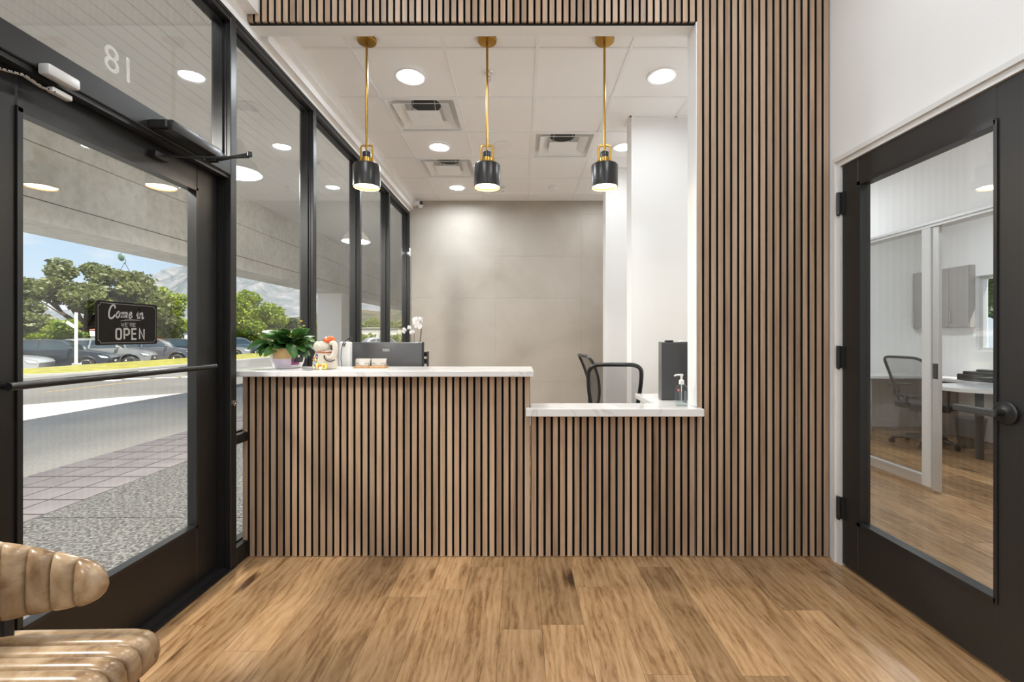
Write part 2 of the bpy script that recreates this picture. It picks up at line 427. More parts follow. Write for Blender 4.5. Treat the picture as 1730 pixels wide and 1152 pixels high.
# tiled back wall
wall_back = struct('wall_back', B(SX0, 1.75, YB+.012, YB+.16, 0, 3.3), mat('tile_grout', (.36, .33, .29), .9))
tx = [-1.628, -1.535, -.345, .845, 1.75]; tz = [0, .605, 1.185, 1.765, 2.345, 2.925, 3.28]
for i in range(4):
    for j in range(6):
        struct('wall_tile', B(tx[i]+.0005, tx[i+1]-.0005, YB, YB+.012, tz[j]+.0005, tz[j+1]-.0008), CEMENT, wall_back)
# right side of the reception: wall and two stub walls
struct('wall_right', B(1.62, RX+.002, 2.68, YB, 0, 3.3), WHITE)
stub = struct('wall_stub', B(.952, 1.62, 3.90, 4.07, 0, CEIL+.006), WHITE)
stub2 = struct('wall_stub', B(.955, 1.62, 5.09, 5.26, 0, CEIL+.006), WHITE)
struct('ceiling_grid', MB().box(.935, .952, 3.885, 4.08, CEIL, CEIL+.02).box(.935, 1.62, 3.885, 3.90, CEIL, CEIL+.02), GRID, stub)
struct('ceiling_grid', MB().box(.938, .955, 5.075, 5.27, CEIL, CEIL+.02).box(.938, 1.62, 5.075, 5.09, CEIL, CEIL+.02), GRID, stub2)
struct('baseboard_back', B(-1.5, 1.62, YB-.012, YB, 0, .1), TRIMW)
# lobby right wall with the door opening, back wall
DY0, DY1, DZ = 1.545, 2.462, 2.155
wr = MB().box(RX, RX+.12, -3.2, DY0-.04, 0, LOBBY).box(RX, RX+.12, DY1+.04, 2.70, 0, LOBBY).box(RX, RX+.12, DY0-.04, DY1+.04, DZ+.035, LOBBY)
struct('wall_right', wr, WHITE)
struct('wall_rear', B(-1.63, RX+.12, -3.35, -3.2, 0, LOBBY), WHITE)
struct('baseboard_right', B(RX-.012, RX, -3.2, DY0-.07, 0, .1), TRIMW)
tr = MB()
tr.box(RX-.008, RX+.12, DY1, DY1+.04, 0, DZ+.034); tr.box(RX-.008, RX+.12, DY0-.04, DY0, 0, DZ+.034); tr.box(RX-.0079, RX+.119, DY0+.0002, DY1-.0002, DZ+.002, DZ+.034)
tr.box(RX-.018, RX-.006, DY1+.03, DY1+.052, 0, DZ+.0299); tr.box(RX-.018, RX-.006, DY0-.052, DY0-.03, 0, DZ+.0299); tr.box(RX-.018, RX-.006, DY0-.052, DY1+.052, DZ+.03, DZ+.052)
struct('trim_2', tr, mat('grey_white_trim', (.74, .735, .72), .35))

# ------------------------------------------------------------------ storefront windows
def mull(y0, y1, z0, z1, parent):
    mb = MB().rbox(SX0, SX1, y0, y1, z0, z1, .003, 1).box(GX-.012, GX+.012, y0-.012, y1+.012, z0, z1).box(SX1-.03, SX1-.022, y0-.004, y1+.004, z0, z1)
    struct('mullion', mb, BLACK, parent)
def glass(y0, y1, z0, z1, parent, X=GX, m=None, name='pane'):
    struct(name, B(X-.003, X+.003, y0, y1, z0, z1), m or GLASS, parent)
def rail(y0, y1, z0, z1, parent, name='rail'):
    struct(name, MB().rbox(SX0, SX1, y0, y1, z0, z1, .003, 1).box(GX-.012, GX+.012, y0, y1, z0-.010 if z0 > .2 else z0, z1+.010), BLACK, parent)
mulls = [-2.63, -1.66, -.69, .28, 1.25, 2.403, 3.364, 4.335, 5.30, 6.258]
wins = {}
for i in range(len(mulls)-1):
    a, b = mulls[i]+.05, mulls[i+1]
    order = {5: 2, 6: 3, 7: 4, 8: 5, 4: 1, 3: 6, 2: 7, 1: 8, 0: 9}[i]
    w = struct('window_%d' % order, MB().rbox(SX0, SX1, a, b, 2.90, 2.951, .003, 1).box(GX-.012, GX+.012, a, b, 2.885, 2.90).box(SX0+.01, SX1+.004, a, b, 2.925, 2.94), BLACK)
    wins[order] = w
    mull(mulls[i], mulls[i]+.05, 0, 2.951, w)
    if i == 8: mull(mulls[9], mulls[9]+.05, 0, 2.951, w)
    if i == 4:
        rail(a, b, 2.088, 2.178, w, 'transom_bar')
        struct('door_stop', MB().box(SX1-.035, SX1-.01, a, b, 2.07, 2.092), BLACK, w)
        struct('threshold', MB().box(-1.68, SX1+.005, a-.05, b+.05, -.01, .008).box(-1.64, -1.545, a, b, .008, .016).box(-1.60, -1.585, a, b, .016, .021), BLACKM, w)
        glass(a, b, 2.17, 2.90, w)
    else:
        rail(a, b, 0, .095, w, 'sill'); rail(a, b, .652, .702, w)
        glass(a, b, .09, .655, w); glass(a, b, .70, 2.90, w)
# suite number on the outside of the transom glass
def text_mesh(name, s, size, extr=.0004):
    c = bpy.data.curves.new(name, 'FONT'); c.body = s; c.size = size; c.extrude = extr; c.align_x = 'CENTER'; c.align_y = 'CENTER'
    o = bpy.data.objects.new(name, c); C.objects.link(o)
    bpy.context.view_layer.update()
    dg = bpy.context.evaluated_depsgraph_get(); me = bpy.data.meshes.new_from_object(o.evaluated_get(dg))
    bpy.data.objects.remove(o); bpy.data.curves.remove(c); return me
VINYL = mat('white_vinyl', (.78, .77, .75), .6)
me = text_mesh('suite_number', '18', .145)
me.transform(Matrix.Rotation(PI/2, 4, 'X')); me.transform(Matrix.Rotation(-PI/2, 4, 'Z'))
o = link('suite_number', me, ETCH, wins[1], Vector((GX-.004, 1.80, 2.305))-wins[1].location)
# lock cylinder on the door post
struct('lock_cylinder', MB().lathe([(.016, 0), (.016, .006), (.008, .007), (.008, .004)], 16, (SX1, 2.43, .88), axis='X'), CHROME, wins[2], smooth=True)

# ------------------------------------------------------------------ glazed entrance door
LX0, LX1 = -1.638, -1.593
d1 = struct('door_1', MB().rbox(LX0, LX1, 2.243, 2.398, .02, 2.083, .004, 1), BLACK)
struct('stile', MB().rbox(LX0, LX1, 1.305, 1.438, .02, 2.083, .004, 1), BLACK, d1)
struct('top_rail', MB().rbox(LX0, LX1, 1.438, 2.243, 1.965, 2.083, .004, 1), BLACK, d1)
struct('bottom_rail', MB().rbox(LX0, LX1, 1.438, 2.243, .02, .295, .004, 1), BLACK, d1)
gb = MB()
for (a, b, c, d) in ((1.438, 2.243, 1.951, 1.967), (1.438, 2.243, .293, .309), (1.436, 1.452, .295, 1.965), (2.229, 2.245, .295, 1.965)):
    gb.box(LX0+.008, LX1+.007, a, b, c, d)
struct('glazing_bead', gb, BLACKM, d1)
glass(1.44, 2.24, .30, 1.96, d1, -1.615, GLASSD)
pb = MB().tube([(-1.53, 1.36, 1.087), (-1.53, 2.285, 1.087)], .0125, 12)
for yy in (1.375, 2.272): pb.tube([(LX1-.002, yy, 1.087), (-1.53, yy, 1.087)], .009, 8)
struct('push_bar', pb, BLACKM, d1, smooth=True)

# ------------------------------------------------------------------ black office door
d2 = struct('door_2', MB().rbox(RX+.002, RX+.044, 2.345, DY1-.003, .012, DZ, .003, 1), DOORB)
struct('stile', MB().rbox(RX+.002, RX+.044, DY0+.003, 1.662, .012, DZ, .003, 1), DOORB, d2)
struct('top_rail', MB().rbox(RX+.002, RX+.044, 1.662, 2.345, 2.03, DZ, .003, 1), DOORB, d2)
struct('bottom_rail', MB().rbox(RX+.002, RX+.044, 1.662, 2.345, .012, .262, .003, 1), DOORB, d2)
gb = MB()
for (a, b, c, d) in ((1.662, 2.345, 2.012, 2.034), (1.662, 2.345, .258, .280), (1.655, 1.668, .262, 2.03), (2.323, 2.347, .262, 2.03)):
    gb.box(RX-.004, RX+.05, a, b, c, d)
struct('glazing_bead', gb, BLACKM, d2)
glass(1.664, 2.334, .27, 2.02, d2, RX+.02, GLASSR)
for zz in (1.955, 1.125, .31):
    struct('hinge', MB().tube([(RX-.012, DY1+.006, zz-.06), (RX-.012, DY1+.006, zz+.06)], .011, 10).box(RX-.006, RX+.003, DY1-.03, DY1+.03, zz-.058, zz+.058).tube([(RX-.012, DY1+.006, zz-.066), (RX-.012, DY1+.006, zz-.06)], .008, 8), BLACKM, d2, smooth=True)
hy, hz = 1.625, .965
hd = struct('lever_handle', MB().lathe([(.042, .002), (.042, -.008), (.038, -.012), (.018, -.013), (.0125, -.016), (.0125, -.058)], 28, (RX, hy, hz), axis='X'), BLACKM, d2, smooth=True)
lv = MB().rbox(RX-.068, RX-.050, hy-.016, hy+.135, hz-.013, hz+.013, .004, 2)
struct('lever', lv, mat('gunmetal', (.075, .075, .075), .35, .4), hd)

# ------------------------------------------------------------------ hall and office behind the black door
struct('wall_office', MB().box(RX+.12, 3.22, 6.23, 6.35, 0, 2.75).box(3.22, 5.6, 6.23, 6.35, 0, 2.75), WHITE)
struct('wall_office', MB().box(RX+.12, 5.6, .9, 1.0, 0, 2.75), WHITE)
struct('wall_reception', MB().box(RX+.002, RX+.13, 2.70, 6.23, 0, 2.9), WHITE)
PX0, PX1 = 3.28, 3.36
wp = MB().box(PX0, PX1, 1.0, 6.23, 2.14, 2.75).box(PX0, PX1, 4.75, 6.23, 0, 2.14).box(PX0, PX1, 1.0, 2.45, 0, 2.14)
struct('wall_partition', wp, WHITE)
wA = struct('window_10', MB().rbox(PX0-.02, PX1+.01, 2.45, 4.75, 2.10, 2.145, .003, 1).box(PX0-.03, PX0-.018, 2.45, 4.75, 2.125, 2.145), ALU)
struct('stile', MB().rbox(PX0-.02, PX0+.02, 3.618, 3.70, .03, 2.10, .004, 1), mat('pale_aluminium', (.80, .80, .79), .4), wA)
struct('jamb', MB().rbox(PX0-.008, PX0+.022, 3.560, 3.618, .015, 2.10, .003, 1), ALU, wA)
struct('bottom_rail', MB().rbox(PX0-.02, PX0+.02, 3.70, 4.75, .03, .115, .004, 1).box(PX0-.026, PX0-.018, 3.715, 4.75, .10, .115), ALU, wA)
struct('jamb', MB().rbox(PX0-.012, PX1+.01, 2.45, 2.50, 0, 2.10, .003, 1), ALU, wA)
struct('strike_plate', MB().rbox(PX0-.014, PX0-.006, 3.566, 3.606, .90, 1.02, .001, 1), PLAST_G, wA)
struct('pane', B(PX0+.005, PX0+.011, 3.71, 4.75, .11, 2.10), GLASSR, wA)
OX = 5.45
wo_ = MB().box(OX, OX+.15, 1.0, 4.60, 0, 2.75).box(OX, OX+.15, 5.45, 6.23, 0, 2.75).box(OX, OX+.15, 4.60, 5.45, 0, 1.06).box(OX, OX+.15, 4.60, 5.45, 1.95, 2.75)
struct('wall_office', wo_, WHITE)
wB = struct('window_11', MB().box(OX+.05, OX+.10, 4.60, 5.45, 1.06, 1.10).box(OX+.05, OX+.10, 4.60, 5.45, 1.91, 1.95).box(OX+.05, OX+.10, 5.41, 5.45, 1.10, 1.91).box(OX+.05, OX+.10, 4.60, 4.64, 1.10, 1.91), ALU)
struct('pane', B(OX+.072, OX+.078, 4.62, 5.43, 1.08, 1.93), GLASSR, wB)
struct('baseboard_office', B(PX1, OX, 6.218, 6.23, 0, .1), TRIMW)

# ------------------------------------------------------------------ outside: arcade, pavement, road
ZG = -.02
cs = struct('canopy_soffit', B(-5.0, SX0, -6, 30, 3.735, 3.8), JOINT)
xx = SX0-.004
k = 0
while xx > -4.9:
    for a, b in ((-6, 2.2), (2.2, 10.4), (10.4, 18.6), (18.6, 30)):
        sh = (k*2.7) % 8.2
        struct('soffit_board', B(xx-.135, xx, max(-6, a-sh)+.003, (b-sh if b < 30 else 30)-.003, 3.71, 3.736), SOFFIT, cs)
    xx -= .141; k += 1
cb = struct('canopy_beam', B(-5.56, -4.93, -6, 30, 2.43, 4.4), STUCCO)
struct('beam_panel', B(-5.58, -4.90, -6, 30, 2.401, 3.178), STUCCO, cb)
struct('beam_panel', B(-5.58, -4.90, -6, 30, 3.192, 4.42), STUCCO, cb)
struct('beam_drip', B(-4.905, -4.895, -6, 30, 2.62, 2.628), JOINT, cb)
PIERM = mat('white_stucco_pier', (.90, .885, .86), .9, bump=.2, bscale=30)
struct('pier', MB().rbox(-5.57, -4.90, 12.48, 13.9, ZG, 2.42, .01, 1), PIERM)
struct('outside_wall', B(SX0, SX1-.01, YB+.1, 30, -.02, 4.4), PIERM)
struct('pavement', MB().box(-3.35, -1.655, -6, 3.146, -.6, ZG).box(-3.35, -1.655, 3.154, 6.3, -.6, ZG).box(-3.35, -1.655, 6.308, 9.45, -.6, ZG).box(-3.35, -1.655, 9.458, 30, -.6, ZG), AGG)
pv = struct('paver_band', B(-4.42, -3.35, -6, 30, -.6, ZG-.014), JOINT)
pw = (4.42-3.35)/4; pav = B(.009, pw-.009, .009, .277, 0, .016).mesh('paver')
for r in range(4):
    for q in range(44):
        link('paver', pav, PAVER, pv, Vector((-4.42+pw*r, 1.2+.287*q, ZG-.015))-pv.location)
WP = [(-4.42, -6), (-7.05, -6), (-7.05, 3.2), (-4.42, 3.2)]
wk = struct('walkway', MB().box(-9.6, -4.42, -6, 3.9, -.6, ZG), WALK)
struct('walkway_slab', MB().prism([(-4.42, 3.908), (-9.6, 3.908), (-9.6, 7.5), (-9.1, 8.2), (-8.4, 9.1), (-7.4, 10.0), (-7.0, 10.6), (-6.85, 11.4), (-6.85, 60), (-4.42, 60)], lambda p: (p[0], p[1], -.6), lambda p: (p[0], p[1], ZG)), WALK, wk)
road = struct('road', B(-14.75, -6.5, -30, 120, -.6, ZG-.012), ASPH)
for (px, py) in ((183, 642), (232, 639.5), (281, 637.5), (326, 636)):
    p = atz(px, py, ZG); struct('road_marking', B(p.x-.28, p.x+.28, p.y-.12, p.y+.12, ZG-.012, ZG-.006), PAINT, road)
struct('road_marking', B(-10.70, -10.62, 10.2, 16, ZG-.012, ZG-.008), YPAINT, road)
struct('ground', B(-420, 60, -120, 700, -.9, -.55), mat('parking_asphalt', (.10, .098, .095), .9, var=.1, vscale=.5))
# grass island with a rounded tip and kerb
def island(name, m, grow, z1, hump):
    mb = MB(); n = 14; xs = [-14.6, -18.3]; cxm = (xs[0]+xs[1])/2; hw = abs(xs[0]-xs[1])/2+grow
    secs = []
    for i in range(9): a = PI/2*i/8; secs.append((14.2+2.0-(2.0+grow)*math.cos(a), hw*max(.05, math.sin(a))))
    for y in (17, 20, 24, 30, 40, 60, 90): secs.append((y, hw))
    vs = []; m_ = 9
    for y, w in secs:
        for k in range(m_):
            u = -1+2*k/(m_-1); vs.append((cxm+w*u, y, z1+hump*(1-u*u)*(w/hw)+(.0 if hump == 0 else .02*noise.noise(Vector((w*u*2, y*1.3, 0))))))
    fs = [(i*m_+k, i*m_+k+1, (i+1)*m_+k+1, (i+1)*m_+k) for i in range(len(secs)-1) for k in range(m_-1)]
    mb.add(vs, fs)
    b = len(vs); ring = [i*m_ for i in range(len(secs))]+[i*m_+m_-1 for i in range(len(secs)-1, -1, -1)]
    low = [(vs[q][0], vs[q][1], -.6) for q in ring]
    nb = len(mb.v); mb.v += low
    for i in range(len(ring)-1): mb.f.append((ring[i], ring[i+1], nb+i+1, nb+i)); mb.mi.append(0)
    return mb
struct('kerb', island('kerb', KERB, .10, .02, 0), KERB, smooth=False)
tag(island('lawn', GRASS, 0, .02, .07).build('lawn', GRASS, smooth=True), 'yellow-green grass island between the road and the parked cars', 'lawn', kind='structure')

# white dome lamps hanging in the arcade
DOME = mat('white_enamel', (.86, .85, .83), .35)
def dome(y, label):
    t = thing('dome_lamp', (-2.5, y, 3.71), label, 'pendant lamp', group='white dome lamps hanging in the arcade')
    zr = 2.67-3.71
    MB().lathe([(.06, 0), (.06, -.02), (.012, -.026)], 20).build('canopy', DOME, t, smooth=True)
    MB().tube([(0, 0, -.02), (0, 0, zr+.26)], .009, 8).build('rod', DOME, t, smooth=True)
    MB().lathe([(.012, zr+.30), (.05, zr+.29), (.062, zr+.26), (.068, zr+.20), (.10, zr+.15), (.16, zr+.09), (.20, zr+.02), (.207, zr), (.203, zr), (.196, zr+.02), (.155, zr+.085), (.095, zr+.14), (.06, zr+.18)], 36, cap=False).build('shade', DOME, t, smooth=True, angle=60)
    MB().lathe([(.0001, zr+.03), (.185, zr+.03)], 28, cap=False).build('diffuser', EM_DOWN, t)
    area('lamp', (0, 0, zr+.015), .36, P_ARCADE, (1, .95, .88), parent=t)
for y, l in ((4.0, 'white dome lamp in the arcade beside the door post'), (6.92, 'white dome lamp in the arcade behind the third mullion')): dome(y, l)
for y, l in ((-1.84, 'added unseen white dome lamp in the arcade beyond the near end of the door'), (1.08, 'added unseen white dome lamp in the arcade straight outside the entrance door')): dome(y, l)  # two further domes out of view, added to help light the arcade
# ------------------------------------------------------------------ reception counters
base = thing('reception_counter', (-.75, 2.63, 0), 'tall left counter base clad in vertical walnut slats beside the storefront', 'counter', group='slatted reception counter bases')
MB().rbox(-1.555, .055, 2.58, 2.74, 0, 1.012, .002, 1).build('core', FELT, base, world=True)
B(-1.553, .053, 2.572, 2.58, .002, 1.010).build('felt_backing', FELT, base, world=True)
slats(base, -1.555, .0395, 41, .004, 1.012)
base2 = thing('reception_counter', (.52, 2.63, 0), 'low right counter base clad in vertical walnut slats under the thick marble top', 'counter', group='slatted reception counter bases')
MB().rbox(.06, .984, 2.58, 2.672, 0, .796, .002, 1).build('core', FELT, base2, world=True)
B(.062, .982, 2.572, 2.58, .002, .794).build('felt_backing', FELT, base2, world=True)
slats(base2, .062, .0403, 23, .004, .796)
UT = 1.046; LT = .839
tag(MB().rbox(-1.572, .073, 2.49, 2.87, UT-.031, UT, .003, 2).build('countertop', MARBLE), 'higher white marble worktop on the left, carrying the potted plant', 'countertop')
tag(MB().rbox(.030, 1.007, 2.49, 2.549, LT-.042, LT, .003, 2).rbox(.0565, .983, 2.545, 2.705, LT-.042, LT, .003, 2).build('countertop', MARBLE), 'lower white marble worktop on the right, carrying the sanitizer bottle', 'countertop')
desk = thing('return_desk', (1.2, 2.95, 0), 'white marble return desk behind the low counter, under the dark computer tower', 'desk')
MB().rbox(.80, 1.615, 2.71, 3.17, LT-.035, LT-.002, .003, 2).build('desk_top', MARBLE, desk, world=True)
for q in (.86, 1.58): MB().box(q, q+.03, 2.73, 3.14, 0, LT-.035).build('side_panel', WHITE, desk, world=True)
desk2 = thing('staff_desk', (-.75, 3.1, 0), 'white staff desk behind the tall counter holding the monitor', 'desk')
MB().rbox(-1.50, .05, 2.745, 3.45, .715, .745, .003, 2).build('desk_top', MARBLE, desk2, world=True)
for q in (-1.48, .0): MB().box(q, q+.03, 2.76, 3.42, 0, .715).build('side_panel', WHITE, desk2, world=True)

# ------------------------------------------------------------------ pendants over the counter
def pendant(x, label):
    t = thing('pendant_lamp', (x, 2.87, CEIL), label, 'pendant lamp', group='black and brass pendants over the counter')
    MB().lathe([(.0001, -.026), (.010, -.026), (.056, -.021), (.060, -.016), (.060, 0)], 32).build('canopy', BRASS, t, smooth=True)
    zt = at(0, 246, 2.87).z-CEIL
    MB().tube([(0, 0, -.02), (0, 0, zt-.03)], .0075, 10).build('rod', BRASS, t, smooth=True)
    zs = zt-.118                                    # top of the shade
    yk = MB(); hw, yt, yb = .037, zt, zt-.112
    yk.tube([(-hw, 0, yb), (-hw, 0, yt-.012), (-hw+.004, 0, yt-.004), (-hw+.012, 0, yt), (hw-.012, 0, yt), (hw-.004, 0, yt-.004), (hw, 0, yt-.012), (hw, 0, yb)], .0026, 8, flat=2.4)
    for s in (-1, 1): yk.lathe([(.010, 0), (.010, .008), (.005, .011)], 12, (s*hw-(.004 if s > 0 else -.004), 0, yb+.008), axis='X', M=Matrix.Diagonal((s, 1, 1)))
    yk.build('yoke', BRASS, t, smooth=True)
    MB().lathe([(.0001, zt-.042), (.024, zt-.042), (.026, zt-.046), (.026, zt-.082), (.0001, zt-.082)], 24).build('socket', BLACKM, t, smooth=True)
    MB().lathe([(.0001, zt-.080), (.033, zt-.080), (.034, zt-.084), (.034, zs), (.0001, zs)], 24).build('collar', BRASS, t, smooth=True)
    h = .145
    MB().lathe([(.034, zs+.001), (.070, zs-.001), (.078, zs-.004), (.083, zs-.012), (.083, zs-h), (.081, zs-h), (.080, zs-.02), (.03, zs-.008)], 40, cap=False).build('shade', mat('black_lacquer', (.02, .018, .016), .33, .2) if 'black_lacquer' not in bpy.data.materials else bpy.data.materials['black_lacquer'], t, smooth=True)
    MB().lathe([(.0815, zs-h+.010), (.0815, zs-h-.001), (.079, zs-h-.001), (.079, zs-.02)], 40, cap=False).build('inner_lining', BRASS, t, smooth=True)
    MB().lathe([(.0001, zs-h+.014), (.078, zs-h+.014)], 36).build('lens', EM_PEND, t)
    area('lamp', (0, 0, zs-h+.006), .15, 3.0, (1, .80, .52), parent=t)
for x, l in ((-.968, 'left pendant with black drum shade on a brass rod, near the windows'), (-.209, 'middle pendant with black drum shade on a brass rod'), (.531, 'right pendant with black drum shade on a brass rod, near the slatted column')):
    pendant(x, l)

# ------------------------------------------------------------------ ceiling fittings
def vent(x, y, label):
    t = thing('air_vent', (x, y, CEIL), label, 'air vent', group='square air vents in the tiled ceiling')
    h = .30
    m = MB()
    # flange, then a curved pan that rises to the round duct neck
    m.box(-h, h, -h, -h+.03, -.002, .006).box(-h, h, h-.03, h, -.002, .006).box(-h, -h+.03, -h+.0301, h-.0301, -.002, .006).box(h-.03, h, -h+.0301, h-.0301, -.002, .006)
    sq = lambda r, z, p: [(r*math.copysign(abs(math.cos(a))**p, math.cos(a)), r*math.copysign(abs(math.sin(a))**p, math.sin(a)), z) for a in [2*PI*k/32 for k in range(32)]]
    rings = [sq(.274, .004, .03), sq(.262, .03, .3), sq(.235, .065, .5), sq(.18, .088, .8), sq(.125, .095, 1)]
    vs = [q for r in rings for q in r]
    m.add(vs, [(i*32+k, i*32+(k+1) % 32, (i+1)*32+(k+1) % 32, (i+1)*32+k) for i in range(4) for k in range(32)])
    m.build('pan', GRID, t, smooth=True, angle=50)
    MB().lathe([(.125, .095), (.120, .13), (.0001, .13)], 24).build('duct_neck', PLAST_B, t, smooth=True)
    for r0, r1, z0, z1, nm in ((.225, .150, -.008, .030, 'middle_cone'), (.135, .0, -.022, -.016, 'centre_plate')):
        c = MB()
        if r1 > 0:
            a = [(-r0, -r0, z0), (r0, -r0, z0), (r0, r0, z0), (-r0, r0, z0)]; b = [(-r1, -r1, z1), (r1, -r1, z1), (r1, r1, z1), (-r1, r1, z1)]
            a2 = [(p[0], p[1], p[2]+.004) for p in a]; b2 = [(p[0], p[1], p[2]+.004) for p in b]
            c.add(a+b+a2+b2, [(i, (i+1) % 4, 4+(i+1) % 4, 4+i) for i in range(4)]+[(8+i, 12+i, 12+(i+1) % 4, 8+(i+1) % 4) for i in range(4)]+[(i, 8+i, 8+(i+1) % 4, (i+1) % 4) for i in range(4)]+[(4+i, 4+(i+1) % 4, 12+(i+1) % 4, 12+i) for i in range(4)])
        else:
            c.rbox(-r0, r0, -r0, r0, z0, z1, .002, 1).lathe([(.0001, z0-.002), (.045, z0-.0015), (.05, z0+.002)], 20)
        c.build(nm, GRID, t)
    for sx in (-1, 1):
        for sy in (-1, 1): MB().tube([(sx*.10, sy*.10, -.015), (sx*.085, sy*.085, .1)], .004, 5).build('hanger_wire', CHROME, t)
for (x, y), l in zip(VENTS, ('front left air vent behind the left pendant', 'rear left air vent behind the front left one', 'square air vent between the middle and right pendants')): vent(x, y, l)
def sprinkler(x, y, label):
    t = thing('fire_sprinkler', (x, y, CEIL+.006), label, 'sprinkler')
    MB().lathe([(.034, 0), (.030, -.006), (.012, -.008)], 20).build('escutcheon', CHROME, t, smooth=True)
    b = MB().tube([(0, 0, -.004), (0, 0, -.03)], .007, 8).tube([(-.013, 0, -.025), (-.014, 0, -.045), (0, 0, -.055)], .0025, 6).tube([(.013, 0, -.025), (.014, 0, -.045), (0, 0, -.055)], .0025, 6).lathe([(.0001, -.056), (.018, -.055), (.018, -.058), (.0001, -.059)], 14).box(-.015, .015, -.003, .003, -.03, -.024)
    b.build('head', CHROME, t, smooth=True)
sprinkler(-.228, 3.246, 'small chrome sprinkler head beside the rod of the middle pendant')
sprinkler(-.22, 5.73, 'small chrome sprinkler head near the tiled wall below the middle shade')
t = thing('smoke_detector', (.415, 5.74, CEIL+.006), 'white round smoke detector near the back wall', 'smoke detector')
MB().lathe([(.06, 0), (.058, -.018), (.045, -.022)], 24).build('base', PLAST_W, t, smooth=True)
MB().lathe([(.045, -.022), (.043, -.040), (.02, -.046), (.0001, -.046)], 24).build('cover', PLAST_W, t, smooth=True)
t = thing('ceiling_cover_plate', (-.165, 4.49, CEIL+.006), 'flat round white cover plate behind the middle pendant', 'cover plate')
MB().lathe([(.105, 0), (.103, -.004), (.0001, -.006)], 32).build('plate', WHITE, t, smooth=True)
p = at(707, 343, 6.16)
t = thing('security_camera', p, 'small white security camera at the top left corner of the tiled wall', 'camera')
MB().lathe([(.034, .13), (.034, .11), (.014, .10), (.014, .03)], 18, axis='Y').build('mount', PLAST_W, t, smooth=True)
hd = MB().tube([(-.055, .03, .006), (.045, -.05, -.012)], .031, 18).build('housing', PLAST_W, t, smooth=True)
MB().tube([(.043, -.0485, -.0117), (.053, -.0565, -.0135)], .026, 18).build('lens', PLAST_B, t, smooth=True)
p = at(688, 427, 6.31)
t = thing('motion_sensor', (p.x+.02, YB, p.z-.055), 'small white box sensor on the tiled wall beside the last mullion', 'sensor')
MB().rbox(-.033, .033, -.05, -.002, 0, .115, .006, 2).build('housing', PLAST_W, t, smooth=True)
MB().rbox(-.02, .02, -.053, -.049, .02, .06, .003, 1).build('lens', mat('sensor_lens', (.9, .9, .9), .2), t)

# ------------------------------------------------------------------ things on the tall counter
def counter_pt(px, py): return atz(px, py, UT)
p = counter_pt(485, 621)
plant = thing('potted_plant', (p.x+.005, p.y, UT), 'leafy green plant with yellow buds in a white pot on the tall counter', 'plant')
POTM = mat('white_glaze', (.84, .81, .81), .25, coat=.3)
prof = [(.0001, 0), (.066, 0), (.076, .004), (.088, .03), (.0955, .065), (.098, .10), (.098, .120), (.094, .120), (.092, .10), (.0001, .098)]
MB().lathe(prof, 36).build('pot', POTM, plant, smooth=True)
MB().lathe([(.0001, .103), (.06, .106), (.0925, .100)], 20).build('soil', mat('potting_soil', (.03, .02, .014), .95, bump=.5), plant)
def pot_band(name, m, z0, z1, a0, a1, off=.0012, n=10):
    def rad(z):
        for (r0, q0), (r1, q1) in zip(prof[1:], prof[2:]):
            if q0 <= z <= q1 and q1 > q0: return r0+(r1-r0)*(z-q0)/(q1-q0)
        return .098
    vs = []; fs = []
    for j in range(5):
        z = z0+(z1-z0)*j/4
        for i in range(n+1):
            a = math.radians(a0+(a1-a0)*i/n); r = rad(z)+off; vs.append((r*math.sin(a), -r*math.cos(a), z))
    for j in range(4):
        for i in range(n): fs.append((j*(n+1)+i, j*(n+1)+i+1, (j+1)*(n+1)+i+1, (j+1)*(n+1)+i))
    return MB().add(vs, fs).build(name, m, plant, smooth=True)
pot_band('paper_label', mat('tan_paper', (.62, .40, .18), .7), .058, .119, -28, 36)
pot_band('paper_label', mat('lilac_paper', (.70, .60, .70), .7), .003, .0575, -30, 40)
pot_band('price_tag', mat('plum_paper', (.30, .07, .19), .6), .02, .09, 38, 70, .002)
k = pot_band('price_tag', mat('black_card', (.02, .02, .02), .5), .035, .112, 46, 86, .004)
pot_band('emblem', VINYL, .066, .080, 58, 66, .0052)
rr = random.Random(4)
LEAF = [leafmat('plant_leaf_dark', (.014, .065, .016), (.045, .15, .03), .12, 9, .35), leafmat('plant_leaf_mid', (.045, .14, .03), (.12, .26, .06), .2, 9, .35), leafmat('plant_leaf_bud', (.11, .24, .03), (.2, .33, .05), .2, 9)]
def leaf_mesh(L, Wd, curl, notch=.04):
    nL, nW = 7, 4; vs = []; fs = []
    for i in range(nL+1):
        u = i/nL; w = Wd*math.sin(PI*min(1, (u*.95+.03)**.85))**.55*(1+notch*math.sin(u*22))
        for j in range(-nW//2, nW//2+1):
            v = j/(nW/2); vs.append((v*w, u*L, curl*L*(u*u)*-1+.12*w*abs(v)*2-.0*u))
    q = nW+1
    for i in range(nL):
        for j in range(nW): fs.append((i*q+j, i*q+j+1, (i+1)*q+j+1, (i+1)*q+j))
    b = MB().add(vs, fs); me = b.mesh('leaf', True, 180); return me
lms = [leaf_mesh(.085, .033, .22), leaf_mesh(.070, .029, .30), leaf_mesh(.095, .034, .35)]
meshes = []
for m in LEAF[:2]:
    for q in lms:
        c = q.copy(); c.materials.append(m); meshes.append(c)
def place_leaf(me, base, az, el, roll=0, sc=1, name='leaf'):
    o = link(name, me, None, plant, base)
    d = Vector((math.cos(az)*math.cos(el), math.sin(az)*math.cos(el), math.sin(el)))
    q = d.to_track_quat('Y', 'Z'); o.rotation_mode = 'QUATERNION'; o.rotation_quaternion = q @ Matrix.Rotation(roll, 3, 'Y').to_quaternion(); o.scale = (sc,)*3
    return o
stems = MB()
